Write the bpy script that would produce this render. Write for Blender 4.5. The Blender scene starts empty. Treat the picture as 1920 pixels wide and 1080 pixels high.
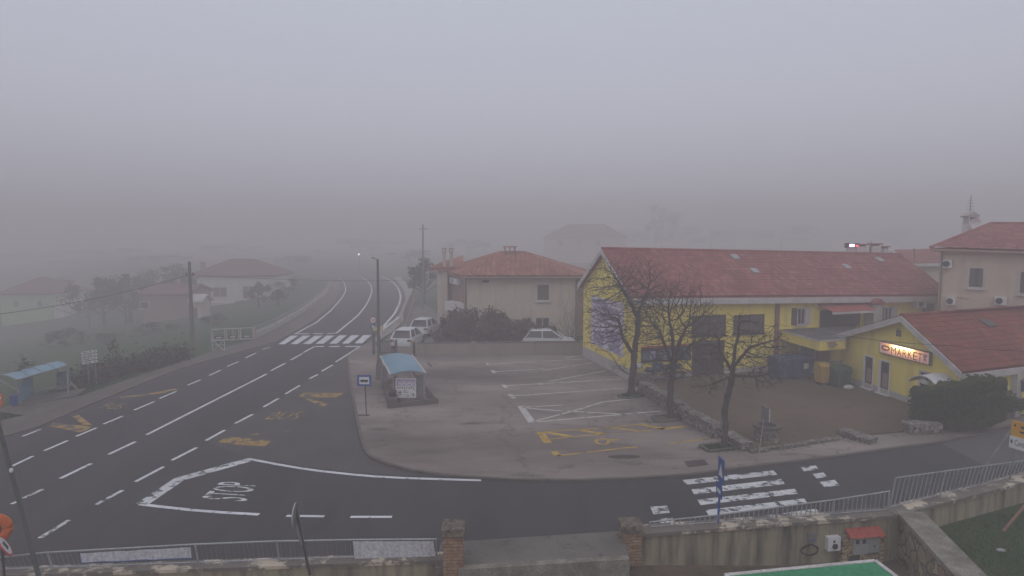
import bpy, math, random
from mathutils import Vector as V
RND = random.Random(7)
S = bpy.context.scene
COL = S.collection
PI = math.pi

# ---------------------------------------------------------------- camera geometry
F, H = 1195.0, 8.4
PITCH = math.atan(95 / F)
CP, SP = math.cos(PITCH), math.sin(PITCH)
def ray(u, v):
    a, b = (u - 960) / F, (540 - v) / F
    return V((a, CP + b * SP, -SP + b * CP))
def G(u, v, z=0.0):                      # the point of the level z that is seen there
    d = ray(u, v); t = (z - H) / d.z
    return V((d.x * t, d.y * t, z))
def D(u, v, y):                          # the point at distance y that is seen there
    d = ray(u, v); t = y / d.y
    return V((d.x * t, y, H + d.z * t))

def meadow_z(x, y):                            # the meadow on the left falls away from the road
    x0 = -25 - max(0.0, y - 100)
    return -.03 - min(12.0, .135 * max(0.0, x0 - x))
def GT(u, v):
    d = ray(u, v); t = 5.0
    while H + d.z * t > meadow_z(d.x * t, d.y * t) and t < 600: t += .1
    return V((d.x * t, d.y * t, H + d.z * t))

# ---------------------------------------------------------------- mesh builder
def bil(q, s, t):
    return (q[0] * (1 - s) + q[1] * s) * (1 - t) + (q[3] * (1 - s) + q[2] * s) * t
class MB:
    def __init__(s): s.v = []; s.f = []; s.mi = []; s.uv = []; s.cur = 0
    def add(s, vs, fs, uvs=None):
        b = len(s.v)
        s.v += [tuple(p) for p in vs]; s.f += [tuple(b + i for i in f) for f in fs]
        s.mi += [s.cur] * len(fs)
        s.uv += uvs if uvs else [(p[0], p[1]) for p in vs]
        return s
    def hexa(s, b, t):
        return s.add(list(b) + list(t), [(3, 2, 1, 0), (4, 5, 6, 7), (0, 1, 5, 4), (1, 2, 6, 5), (2, 3, 7, 6), (3, 0, 4, 7)])
    def box(s, c, sz, rz=0.0):
        c = V(c); x, y, z = sz[0] / 2, sz[1] / 2, sz[2] / 2; k, m = math.cos(rz), math.sin(rz)
        P = lambda a, b, d: V((c.x + a * k - b * m, c.y + a * m + b * k, c.z + d))
        return s.hexa([P(-x, -y, -z), P(x, -y, -z), P(x, y, -z), P(-x, y, -z)], [P(-x, -y, z), P(x, -y, z), P(x, y, z), P(-x, y, z)])
    def prism(s, pts, d):
        n = len(pts); d = V(d); pts = [V(p) for p in pts]
        return s.add(pts + [p + d for p in pts], [tuple(range(n))[::-1], tuple(range(n, 2 * n))] + [(i, (i + 1) % n, n + (i + 1) % n, n + i) for i in range(n)])
    def poly(s, pts): return s.add(pts, [tuple(range(len(pts)))])
    def tube(s, pts, rs, n=6, cap=True):
        pts = [V(p) for p in pts]
        if not hasattr(rs, '__len__'): rs = [rs] * len(pts)
        vs, fs, a0 = [], [], None
        for i, p in enumerate(pts):
            d = (pts[min(i + 1, len(pts) - 1)] - pts[max(i - 1, 0)])
            d = d.normalized() if d.length > 1e-9 else V((0, 0, 1))
            if a0 is None: a0 = d.orthogonal()
            a = (a0 - d * a0.dot(d))
            a = a.normalized() if a.length > 1e-6 else d.orthogonal().normalized()
            a0 = a; b = d.cross(a)
            vs += [p + (a * math.cos(2 * PI * k / n) + b * math.sin(2 * PI * k / n)) * rs[i] for k in range(n)]
        for i in range(len(pts) - 1):
            fs += [(i * n + k, i * n + (k + 1) % n, (i + 1) * n + (k + 1) % n, (i + 1) * n + k) for k in range(n)]
        if cap: fs += [tuple(range(n))[::-1], tuple((len(pts) - 1) * n + k for k in range(n))]
        return s.add(vs, fs)
    def ell(s, c, r, nu=12, nv=8):
        c = V(c); vs, fs = [], []
        for j in range(nv + 1):
            a = PI * j / nv
            vs += [c + V((r[0] * math.sin(a) * math.cos(2 * PI * i / nu), r[1] * math.sin(a) * math.sin(2 * PI * i / nu), r[2] * math.cos(a))) for i in range(nu)]
        for j in range(nv):
            fs += [(j * nu + i, j * nu + (i + 1) % nu, (j + 1) * nu + (i + 1) % nu, (j + 1) * nu + i) for i in range(nu)]
        return s.add(vs, fs)
    def lathe(s, c, prof, n=20):
        c = V(c); vs, fs = [], []
        for r, z in prof: vs += [c + V((r * math.cos(2 * PI * i / n), r * math.sin(2 * PI * i / n), z)) for i in range(n)]
        for j in range(len(prof) - 1): fs += [(j * n + i, j * n + (i + 1) % n, (j + 1) * n + (i + 1) % n, (j + 1) * n + i) for i in range(n)]
        return s.add(vs, fs)
    def strip(s, pts, w, z=None):                      # a flat painted line along a path
        pts = [V(p) for p in pts]; L, Rr = [], []
        for i, p in enumerate(pts):
            d = pts[min(i + 1, len(pts) - 1)] - pts[max(i - 1, 0)]; d.z = 0; d.normalize()
            o = V((-d.y, d.x, 0)) * w / 2; L.append(p + o); Rr.append(p - o)
        n = len(pts)
        return s.add(L + Rr, [(i, i + 1, n + i + 1, n + i) for i in range(n - 1)])
    def text(s, body, q, out=None, th=0.0):            # lettering stretched over the quad q (bottom left, bottom right, top right, top left)
        vs, fs = glyphs(body)
        s.add([bil(q, x, y) for x, y in vs], fs)
        return s
    def build(s, name, mat, parent=None, smooth=False, fix=False):
        off = V((0, 0, 0)); p = parent
        while p is not None: off += V(p.location); p = p.parent
        me = bpy.data.meshes.new(name)
        me.from_pydata([(a - off.x, b - off.y, c - off.z) for a, b, c in s.v], [], s.f)
        for m in (mat if isinstance(mat, (list, tuple)) else [mat]): me.materials.append(m)
        if any(s.mi): me.polygons.foreach_set('material_index', s.mi)
        if smooth: me.polygons.foreach_set('use_smooth', [True] * len(s.f))
        uvl = me.uv_layers.new(name='UVMap'); 
        li = [0] * len(me.loops); me.loops.foreach_get('vertex_index', li)
        fl = []
        for i in li: fl += s.uv[i]
        uvl.data.foreach_set('uv', fl)
        if fix:
            import bmesh
            b = bmesh.new(); b.from_mesh(me); bmesh.ops.recalc_face_normals(b, faces=b.faces); b.to_mesh(me); b.free()
        me.update()
        o = bpy.data.objects.new(name, me); COL.objects.link(o)
        if parent is not None: o.parent = parent
        return o
_gl = {}
def glyphs(body):
    if body not in _gl:
        c = bpy.data.curves.new('lettering', 'FONT'); c.body = body; c.size = 1
        o = bpy.data.objects.new('lettering', c); COL.objects.link(o)
        bpy.context.view_layer.update()
        me = bpy.data.meshes.new_from_object(o.evaluated_get(bpy.context.evaluated_depsgraph_get()))
        xs = [v.co.x for v in me.vertices]; ys = [v.co.y for v in me.vertices]
        x0, x1, y0, y1 = min(xs), max(xs), min(ys), max(ys)
        _gl[body] = ([((v.co.x - x0) / (x1 - x0), (v.co.y - y0) / (y1 - y0)) for v in me.vertices], [tuple(p.vertices) for p in me.polygons])
        bpy.data.objects.remove(o); bpy.data.curves.remove(c); bpy.data.meshes.remove(me)
    return _gl[body]
def tag(o, label=None, cat=None, group=None, kind=None):
    for k, x in (('label', label), ('category', cat), ('group', group), ('kind', kind)):
        if x: o[k] = x
    return o
def thing(name, label, cat, loc=(0, 0, 0), group=None, rz=0.0):
    o = bpy.data.objects.new(name, None); COL.objects.link(o); o.location = loc; o.rotation_euler = (0, 0, rz); o.empty_display_size = .2
    return tag(o, label, cat, group)
def single(name, mb, mat, label, cat, group=None, kind=None, smooth=False):
    xs = [p[0] for p in mb.v]; ys = [p[1] for p in mb.v]; zs = [p[2] for p in mb.v]
    c = V(((min(xs) + max(xs)) / 2, (min(ys) + max(ys)) / 2, min(zs)))
    mb.v = [(a - c.x, b - c.y, d - c.z) for a, b, d in mb.v]
    o = mb.build(name, mat, smooth=smooth); o.location = c
    return tag(o, label, cat, group, kind)
def copy_tree(o, parent=None):
    c = o.copy(); COL.objects.link(c)
    if parent is not None: c.parent = parent
    for ch in list(o.children): copy_tree(ch, c)
    return c
def struct(name, mb, mat, smooth=False):
    o = mb.build(name, mat, smooth=smooth); o['kind'] = 'structure'; return o

# ---------------------------------------------------------------- materials
def nt(name):
    m = bpy.data.materials.new(name); m.use_nodes = True
    return m, m.node_tree.nodes, m.node_tree.links, m.node_tree.nodes['Principled BSDF']
def c4(c): return (c[0], c[1], c[2], 1)
def ramp(N, stops):
    r = N.new('ShaderNodeValToRGB'); e = r.color_ramp.elements
    while len(e) < len(stops): e.new(.5)
    for x, (p, c) in zip(e, stops): x.position = p; x.color = c4(c) if len(c) == 3 else c
    return r
def noise(N, L, scale, detail=5, stretch=None, rough=.55, src='Object'):
    tc = N.new('ShaderNodeTexCoord'); n = N.new('ShaderNodeTexNoise'); n.inputs['Scale'].default_value = scale
    n.inputs['Detail'].default_value = detail; n.inputs['Roughness'].default_value = rough
    if stretch:
        mp = N.new('ShaderNodeMapping'); mp.inputs['Scale'].default_value = stretch
        L.new(tc.outputs[src], mp.inputs['Vector']); L.new(mp.outputs[0], n.inputs['Vector'])
    else: L.new(tc.outputs[src], n.inputs['Vector'])
    return n
def mul(N, L, a, b, fac=1.0, mode='MULTIPLY'):
    m = N.new('ShaderNodeMix'); m.data_type = 'RGBA'; m.blend_type = mode; m.inputs[0].default_value = fac
    for sock, x in ((m.inputs[6], a), (m.inputs[7], b)):
        if hasattr(x, 'node'): L.new(x, sock)
        else: sock.default_value = c4(x)
    return m.outputs[2]
def M(name, c1, c2=None, scale=2.0, rough=.8, bump=0.0, bscale=40, metal=0.0, stretch=None, fine=.25, fscale=None, spec=.3, lo=.35, hi=.65):
    m, N, L, B = nt(name)
    c2 = c2 or tuple(x * .8 for x in c1)
    n = noise(N, L, scale, 6, stretch); r = ramp(N, [(lo, c1), (hi, c2)]); L.new(n.outputs['Fac'], r.inputs[0])
    f = noise(N, L, fscale or scale * 12, 3); fr = ramp(N, [(.3, (1 - fine,) * 3), (.7, (1 + fine,) * 3)]); L.new(f.outputs['Fac'], fr.inputs[0])
    L.new(mul(N, L, r.outputs[0], fr.outputs[0]), B.inputs['Base Color'])
    B.inputs['Roughness'].default_value = rough; B.inputs['Metallic'].default_value = metal; B.inputs['Specular IOR Level'].default_value = spec
    if bump:
        bn = noise(N, L, bscale, 4); bp = N.new('ShaderNodeBump'); bp.inputs['Strength'].default_value = bump; bp.inputs['Distance'].default_value = .05
        L.new(bn.outputs['Fac'], bp.inputs['Height']); L.new(bp.outputs[0], B.inputs['Normal'])
    return m
def emit(name, col, s):
    m, N, L, B = nt(name); B.inputs['Base Color'].default_value = c4(col)
    B.inputs['Emission Color'].default_value = c4(col); B.inputs['Emission Strength'].default_value = s; return m
def ground_mat(name, a, b, stain, scale=.35, streak=(1, 1, 1), rough=.85, crack=False):
    m, N, L, B = nt(name)
    n = noise(N, L, scale, 8, streak, .6); r = ramp(N, [(.33, a), (.67, b)]); L.new(n.outputs['Fac'], r.inputs[0])
    s = noise(N, L, scale * 5, 6, streak, .65); sr = ramp(N, [(.56, (0, 0, 0)), (.72, (1, 1, 1))]); L.new(s.outputs['Fac'], sr.inputs[0])
    mx = N.new('ShaderNodeMix'); mx.data_type = 'RGBA'; L.new(sr.outputs[0], mx.inputs[0]); L.new(r.outputs[0], mx.inputs[6]); mx.inputs[7].default_value = c4(stain)
    g = noise(N, L, 35, 3); gr = ramp(N, [(.25, (.72,) * 3), (.75, (1.28,) * 3)]); L.new(g.outputs['Fac'], gr.inputs[0])
    out = mul(N, L, mx.outputs[2], gr.outputs[0])
    if crack:
        tc = N.new('ShaderNodeTexCoord'); vo = N.new('ShaderNodeTexVoronoi'); vo.feature = 'DISTANCE_TO_EDGE'; vo.inputs['Scale'].default_value = .22
        ad = N.new('ShaderNodeVectorMath'); ad.operation = 'ADD'; wn = noise(N, L, .8, 6)
        sc = N.new('ShaderNodeVectorMath'); sc.operation = 'SCALE'; sc.inputs['Scale'].default_value = 2.2
        L.new(wn.outputs['Color'], sc.inputs[0]); L.new(tc.outputs['Object'], ad.inputs[0]); L.new(sc.outputs[0], ad.inputs[1]); L.new(ad.outputs[0], vo.inputs['Vector'])
        cr = ramp(N, [(.0, (.55,) * 3), (.012, (1, 1, 1))]); L.new(vo.outputs['Distance'], cr.inputs[0]); out = mul(N, L, out, cr.outputs[0])
    L.new(out, B.inputs['Base Color']); B.inputs['Roughness'].default_value = rough; B.inputs['Specular IOR Level'].default_value = .3
    bp = N.new('ShaderNodeBump'); bp.inputs['Strength'].default_value = .3; bp.inputs['Distance'].default_value = .02
    L.new(g.outputs['Fac'], bp.inputs['Height']); L.new(bp.outputs[0], B.inputs['Normal'])
    return m
def paint_mat(name, col, under, wear, scale=4.0):
    m, N, L, B = nt(name)
    n = noise(N, L, scale, 8, (1, 1, 1), .7); r = ramp(N, [(wear, under), (wear + .05, col)]); L.new(n.outputs['Fac'], r.inputs[0])
    g = noise(N, L, 1.2, 4); gr = ramp(N, [(.3, (.78,) * 3), (.7, (1.05,) * 3)]); L.new(g.outputs['Fac'], gr.inputs[0])
    L.new(mul(N, L, r.outputs[0], gr.outputs[0]), B.inputs['Base Color']); B.inputs['Roughness'].default_value = .75
    return m
def tile_mat(name, cols, dirt=(.5, .45, .42)):
    m, N, L, B = nt(name)
    uv = N.new('ShaderNodeUVMap'); fl = N.new('ShaderNodeVectorMath'); fl.operation = 'FLOOR'; wn = N.new('ShaderNodeTexWhiteNoise'); wn.noise_dimensions = '2D'
    L.new(uv.outputs[0], fl.inputs[0]); L.new(fl.outputs[0], wn.inputs['Vector'])
    k = len(cols); r = ramp(N, [(i / (k - 1), c) for i, c in enumerate(cols)]); L.new(wn.outputs['Value'], r.inputs[0])
    n = noise(N, L, .6, 7); nr = ramp(N, [(.35, dirt), (.6, (1.05, 1.05, 1.05))]); L.new(n.outputs['Fac'], nr.inputs[0])
    L.new(mul(N, L, r.outputs[0], nr.outputs[0]), B.inputs['Base Color']); B.inputs['Roughness'].default_value = .85
    return m
def wall_mat(name, col, stain, amount=.5, streak=(1.6, 1.6, .22), lo=.5):           # rendered wall: rain streaks, patches and a fine grain
    m, N, L, B = nt(name)
    n = noise(N, L, .5, 7); r = ramp(N, [(.3, tuple(x * .92 for x in col)), (.7, tuple(min(1, x * 1.05) for x in col))]); L.new(n.outputs['Fac'], r.inputs[0])
    s = noise(N, L, 1.3, 6, streak, .6); sr = ramp(N, [(lo, (0, 0, 0)), (lo + .28, (amount,) * 3)]); L.new(s.outputs['Fac'], sr.inputs[0])
    mx = N.new('ShaderNodeMix'); mx.data_type = 'RGBA'; L.new(sr.outputs[0], mx.inputs[0]); L.new(r.outputs[0], mx.inputs[6]); mx.inputs[7].default_value = c4(stain)
    g = noise(N, L, 25, 3); gr = ramp(N, [(.3, (.93,) * 3), (.7, (1.06,) * 3)]); L.new(g.outputs['Fac'], gr.inputs[0])
    L.new(mul(N, L, mx.outputs[2], gr.outputs[0]), B.inputs['Base Color']); B.inputs['Roughness'].default_value = .9
    bp = N.new('ShaderNodeBump'); bp.inputs['Strength'].default_value = .25; bp.inputs['Distance'].default_value = .02
    L.new(g.outputs['Fac'], bp.inputs['Height']); L.new(bp.outputs[0], B.inputs['Normal'])
    return m
def stone_mat(name, cols, joint, scale=3.0, stretch=(1, 1, 1), jw=.05):
    m, N, L, B = nt(name)
    tc = N.new('ShaderNodeTexCoord'); mp = N.new('ShaderNodeMapping'); mp.inputs['Scale'].default_value = stretch
    wn = noise(N, L, 2.5, 3); sc = N.new('ShaderNodeVectorMath'); sc.operation = 'SCALE'; sc.inputs['Scale'].default_value = .25; L.new(wn.outputs['Color'], sc.inputs[0])
    ad = N.new('ShaderNodeVectorMath'); ad.operation = 'ADD'; L.new(tc.outputs['Object'], ad.inputs[0]); L.new(sc.outputs[0], ad.inputs[1]); L.new(ad.outputs[0], mp.inputs['Vector'])
    vo = N.new('ShaderNodeTexVoronoi'); vo.inputs['Scale'].default_value = scale; L.new(mp.outputs[0], vo.inputs['Vector'])
    ve = N.new('ShaderNodeTexVoronoi'); ve.feature = 'DISTANCE_TO_EDGE'; ve.inputs['Scale'].default_value = scale; L.new(mp.outputs[0], ve.inputs['Vector'])
    sp = N.new('ShaderNodeSeparateColor'); L.new(vo.outputs['Color'], sp.inputs[0])
    k = len(cols); r = ramp(N, [(i / (k - 1), c) for i, c in enumerate(cols)]); L.new(sp.outputs[0], r.inputs[0])
    er = ramp(N, [(jw * .5, (1, 1, 1)), (jw, (0, 0, 0))]); L.new(ve.outputs['Distance'], er.inputs[0])
    mx = N.new('ShaderNodeMix'); mx.data_type = 'RGBA'; L.new(er.outputs[0], mx.inputs[0]); L.new(r.outputs[0], mx.inputs[6]); mx.inputs[7].default_value = c4(joint)
    g = noise(N, L, 14, 5); gr = ramp(N, [(.3, (.7,) * 3), (.7, (1.25,) * 3)]); L.new(g.outputs['Fac'], gr.inputs[0])
    L.new(mul(N, L, mx.outputs[2], gr.outputs[0]), B.inputs['Base Color']); B.inputs['Roughness'].default_value = .95
    bp = N.new('ShaderNodeBump'); bp.inputs['Strength'].default_value = .6; bp.inputs['Distance'].default_value = .04
    L.new(ve.outputs['Distance'], bp.inputs['Height']); L.new(bp.outputs[0], B.inputs['Normal'])
    return m

ASPH = (.052, .05, .052)
m_road = ground_mat('asphalt', (.040, .039, .040), (.064, .061, .061), (.036, .035, .036), .3, (1, .16, 1))
m_road_old = ground_mat('old_asphalt', (.085, .08, .075), (.11, .103, .096), (.06, .057, .055), .4)
m_lot = ground_mat('worn_concrete', (.13, .105, .09), (.33, .275, .24), (.095, .078, .068), .16, (.5, 1.4, 1), crack=True)
m_court = ground_mat('courtyard_paving', (.09, .062, .038), (.145, .104, .068), (.07, .05, .036), .25)
m_bay = ground_mat('patched_asphalt', (.066, .06, .056), (.092, .084, .078), (.05, .046, .044), .5)
m_side = ground_mat('side_walk', (.105, .092, .08), (.15, .132, .115), (.07, .06, .052), .4)
m_pave = ground_mat('pavement', (.115, .104, .09), (.175, .16, .138), (.075, .068, .058), .5)
m_pale = ground_mat('pale_paving', (.27, .25, .23), (.36, .34, .32), (.2, .18, .17), .4)
m_earth = ground_mat('yard_earth', (.10, .075, .05), (.16, .115, .075), (.055, .065, .03), .5)
m_grass = ground_mat('meadow_grass', (.012, .052, .007), (.032, .072, .011), (.062, .056, .02), .3)
m_lawn = ground_mat('lawn_grass', (.015, .055, .004), (.035, .075, .008), (.07, .05, .012), .5)
m_white = paint_mat('white_paint', (.72, .72, .74), (.075, .07, .07), .36, 5)
m_whiteworn = paint_mat('worn_white_paint', (.68, .68, .68), (.06, .058, .058), .43, 3)
m_whitefaint = paint_mat('faint_white_paint', (.60, .57, .54), (.18, .16, .14), .40, 3)
m_yel = paint_mat('yellow_paint', (.55, .34, .05), (.16, .13, .08), .40, 3)
m_yelworn = paint_mat('worn_yellow_paint', (.40, .24, .05), (.09, .075, .055), .46, 1.8)
m_yellow_wall = wall_mat('yellow_render', (.88, .72, .14), (.46, .36, .15), .6)
m_plinth = wall_mat('grey_plinth', (.46, .43, .40), (.28, .26, .24), .6)
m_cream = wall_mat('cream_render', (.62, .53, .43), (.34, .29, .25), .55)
m_beige = wall_mat('beige_render', (.60, .50, .38), (.4, .33, .26), .5)
m_pil = wall_mat('red_brown_render', (.26, .12, .085), (.18, .1, .08), .4)
m_pinkw = wall_mat('pink_render', (.6, .42, .38), (.4, .3, .28), .5)
m_whitew = wall_mat('white_render', (.66, .62, .6), (.4, .37, .35), .5)
m_greenw = wall_mat('green_render', (.36, .50, .22), (.28, .36, .2), .5)
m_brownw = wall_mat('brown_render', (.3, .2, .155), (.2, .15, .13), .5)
m_retain = wall_mat('concrete_wall', (.33, .28, .24), (.19, .16, .14), .7)
m_stain = wall_mat('stained_wall', (.33, .285, .19), (.055, .052, .042), 1.0, (2.0, 2.0, .3), .44)
m_tile = tile_mat('clay_tiles', [(.20, .062, .053), (.31, .105, .09), (.24, .075, .062), (.27, .085, .072), (.37, .145, .12)], (.84, .80, .78))
m_tile2 = tile_mat('orange_clay_tiles', [(.23, .08, .055), (.35, .135, .09), (.28, .10, .066), (.42, .19, .13)], (.82, .78, .75))
m_tilehaze = tile_mat('haze_dulled_tiles', [(.15, .07, .06), (.22, .11, .09), (.18, .085, .07)], (.7, .65, .62))  # dulled tones put thicker haze into the colour of the distant roofs
m_tile3 = tile_mat('red_clay_tiles', [(.16, .034, .02), (.24, .054, .03), (.20, .042, .024), (.28, .066, .038)], (.75, .7, .68))
m_drystone = stone_mat('dry_stone', [(.14, .12, .10), (.27, .24, .21), (.19, .165, .14), (.34, .31, .28)], (.05, .042, .035), 5, (1, 1, 1), .06)
m_rubble = stone_mat('rubble_stone', [(.22, .17, .085), (.36, .29, .15), (.15, .13, .11), (.28, .2, .12), (.42, .35, .21)], (.085, .072, .05), 2.6, (1, 1, 1), .07)
m_brickst = stone_mat('brick_stone', [(.42, .31, .16), (.5, .39, .21), (.31, .22, .12)], (.1, .08, .06), 5, (.6, .6, 2.2), .08)
m_coping = paint_mat('peeling_coping', (.17, .145, .12), (.62, .52, .40), .435, 1.3)
m_copgrey = M('mossy_coping', (.29, .265, .22), (.15, .135, .11), 2.2, .95, .5, 25, fine=.35)
m_lichen = M('lichen_stone', (.22, .18, .13), (.07, .06, .05), 9, .95, .6, 30, fine=.4)
m_steel = M('galvanised_steel', (.40, .41, .42), (.30, .31, .32), 3, .5, metal=.5)
m_dark = M('dark_metal', (.05, .052, .058), (.035, .035, .04), 4, .55)
m_slim = M('grey_green_paint', (.10, .11, .105), (.075, .085, .08), 3, .6)
m_pole = M('weathered_pole', (.19, .175, .165), (.13, .12, .112), 3, .8, stretch=(4, 4, .6))
m_trim = M('white_trim', (.58, .55, .53), (.46, .43, .41), 1.5, .7)
m_whitep = M('white_plastic', (.72, .72, .72), (.6, .6, .6), 3, .5)
m_glass = M('window_glass', (.03, .03, .035), (.055, .052, .055), 1.5, .12, spec=.6)
m_shut = M('brown_shutter', (.115, .092, .08), (.08, .065, .058), 2, .7, stretch=(1, 1, 12))
m_doord = M('dark_door', (.05, .042, .036), (.035, .03, .026), 1.2, .6, stretch=(3, 3, .6))
m_red = M('red_fabric', (.38, .09, .07), (.28, .07, .055), 2, .8)
m_roofd = M('flat_roof_felt', (.11, .105, .10), (.065, .062, .058), 1.2, .9)
m_bark = M('grey_bark', (.105, .088, .078), (.062, .052, .046), 5, .95, .7, 20, stretch=(2, 2, .5))
m_leafd = M('dark_leaves', (.028, .042, .018), (.06, .062, .03), 1.1, .8, fine=.4, fscale=9)
m_leafr = M('reddish_leaves', (.036, .036, .02), (.11, .072, .052), 2.2, .8, fine=.4, fscale=9)
m_leafh = M('hedge_leaves', (.022, .042, .007), (.055, .072, .012), 1.4, .75, fine=.45, fscale=10)
m_leafo = M('autumn_leaves', (.09, .075, .03), (.055, .06, .025), 1.2, .8, fine=.35, fscale=9)
m_car = M('white_car_paint', (.70, .71, .73), (.66, .67, .69), 1, .25, spec=.5, fine=.02)
m_tyre = M('tyre_rubber', (.02, .02, .02), (.03, .03, .03), 6, .9)
m_rim = M('alloy_rim', (.4, .4, .42), (.3, .3, .31), 4, .35, metal=.7)
m_tail = M('red_lamp_glass', (.35, .02, .02), (.25, .015, .015), 3, .2, spec=.6)
m_bluepoly = M('blue_polycarbonate', (.14, .29, .38), (.11, .235, .32), .8, .35, spec=.5)
m_bluebin = M('blue_bin_plastic', (.04, .07, .16), (.03, .055, .12), 2, .5)
m_yelbin = M('yellow_bin_plastic', (.50, .32, .05), (.4, .25, .04), 2, .5)
m_grnbin = M('green_bin_plastic', (.04, .10, .055), (.03, .075, .04), 2, .5)
m_sblue = M('sign_blue', (.03, .10, .32), (.028, .09, .28), 3, .4, fine=.05)
m_swhite = M('sign_white', (.72, .72, .72), (.66, .66, .65), 3, .4, fine=.05)
m_sred = M('sign_red', (.5, .035, .04), (.42, .03, .035), 3, .4, fine=.05)
m_sblack = M('sign_black', (.02, .02, .025), (.03, .03, .03), 3, .5)
m_syel = M('sign_yellow', (.72, .36, .02), (.64, .32, .02), 3, .45, fine=.06)
m_sback = M('sign_back', (.24, .235, .23), (.18, .175, .17), 4, .5, metal=.3)
m_orange = M('orange_plastic', (.62, .13, .015), (.5, .095, .012), 3, .4, fine=.05)
m_pink = M('sign_pale_pink', (.62, .43, .39), (.56, .38, .35), 2, .5, fine=.05)
m_maroon = M('maroon_letters', (.10, .015, .015), (.08, .012, .012), 3, .5)
m_green = M('green_tarp', (.02, .26, .10), (.018, .20, .09), .8, .55, stretch=(1, 3, 1))
m_cloth = M('white_banner_cloth', (.58, .58, .60), (.46, .46, .49), 1.2, .8, stretch=(6, 1, 1))
m_lilac = M('mural_white', (.72, .68, .78), (.60, .55, .68), 1.1, .7)
m_lilac2 = M('mural_violet', (.30, .25, .40), (.42, .37, .52), 1.5, .7)
m_terr = M('terracotta', (.42, .085, .05), (.34, .07, .045), 5, .8)
m_greybox = M('grey_meter_box', (.36, .37, .37), (.32, .33, .33), 3, .5)
m_rust = M('rusty_plate', (.085, .062, .055), (.06, .045, .042), 5, .7)
m_tealp = M('teal_poster', (.10, .22, .24), (.05, .08, .10), 2.5, .5, fine=.5)
m_brick = None
def brick_mat():
    m, N, L, B = nt('old_brick')
    tc = N.new('ShaderNodeTexCoord'); mp = N.new('ShaderNodeMapping'); mp.inputs['Rotation'].default_value = (PI / 2, 0, 0)
    b = N.new('ShaderNodeTexBrick'); b.inputs['Scale'].default_value = 1; b.inputs['Brick Width'].default_value = .26; b.inputs['Row Height'].default_value = .085; b.inputs['Mortar Size'].default_value = .008
    b.inputs['Color1'].default_value = (.30, .17, .095, 1); b.inputs['Color2'].default_value = (.38, .25, .15, 1); b.inputs['Mortar'].default_value = (.13, .10, .07, 1)
    L.new(tc.outputs['Object'], mp.inputs['Vector']); L.new(mp.outputs[0], b.inputs['Vector'])
    g = noise(N, L, 9, 5); gr = ramp(N, [(.3, (.62,) * 3), (.7, (1.2,) * 3)]); L.new(g.outputs['Fac'], gr.inputs[0])
    L.new(mul(N, L, b.outputs['Color'], gr.outputs[0]), B.inputs['Base Color']); B.inputs['Roughness'].default_value = .95
    bp = N.new('ShaderNodeBump'); bp.inputs['Strength'].default_value = .6; bp.inputs['Distance'].default_value = .02; bp.invert = True
    L.new(b.outputs['Fac'], bp.inputs['Height']); L.new(bp.outputs[0], B.inputs['Normal'])
    return m
m_brick = brick_mat()

# ---------------------------------------------------------------- walls seen through pixels, windows, tiled roofs
class Wall:
    def __init__(s, p0, p1):
        s.o = V((p0[0], p0[1], 0)); d = V((p1[0] - p0[0], p1[1] - p0[1], 0)); s.len = d.length; s.e = d.normalized()
        s.n = V((s.e.y, -s.e.x, 0))
        if s.n.dot(V((0, 0, 0)) - s.o) < 0: s.n = -s.n
    def hit(s, u, v):
        d = ray(u, v); c = V((0, 0, H)); t = (s.o - c).dot(s.n) / d.dot(s.n); p = c + d * t
        return (p - s.o).dot(s.e), p.z
    def pt(s, a, z, o=0.0): return s.o + s.e * a + s.n * o + V((0, 0, z))
    def rect(s, u0, v0, u1, v1):
        um, vm = (u0 + u1) / 2, (v0 + v1) / 2
        a0, a1 = s.hit(u0, vm)[0], s.hit(u1, vm)[0]
        return min(a0, a1), max(a0, a1), s.hit(um, v1)[1], s.hit(um, v0)[1]
    def box(s, mb, a0, a1, z0, z1, o0, o1):
        return mb.hexa([s.pt(a0, z0, o1), s.pt(a1, z0, o1), s.pt(a1, z0, o0), s.pt(a0, z0, o0)], [s.pt(a0, z1, o1), s.pt(a1, z1, o1), s.pt(a1, z1, o0), s.pt(a0, z1, o0)])
def window(w, r, par, frame, pane, fw=.09, mull=1, sill=None, name='window', out=.05, label=None):
    a0, a1, z0, z1 = r; m = MB()
    w.box(m, a0, a1, z1 - fw, z1, -.03, out); w.box(m, a0, a1, z0, z0 + fw, -.03, out)
    w.box(m, a0, a0 + fw, z0 + fw, z1 - fw, -.03, out); w.box(m, a1 - fw, a1, z0 + fw, z1 - fw, -.03, out)
    for k in range(1, mull + 1):
        c = a0 + (a1 - a0) * k / (mull + 1); w.box(m, c - fw * .35, c + fw * .35, z0 + fw, z1 - fw, -.03, out - .008)
    o = m.build(name, frame, par)
    if label: o['label'] = label
    p = MB(); w.box(p, a0 + fw, a1 - fw, z0 + fw, z1 - fw, -.03, .012); p.build('pane', pane, o)
    if sill:
        q = MB(); w.box(q, a0 - .08, a1 + .08, z0 - .08, z0 - .003, -.03, out + .08); q.build('sill', frame, o)
    return o
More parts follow.
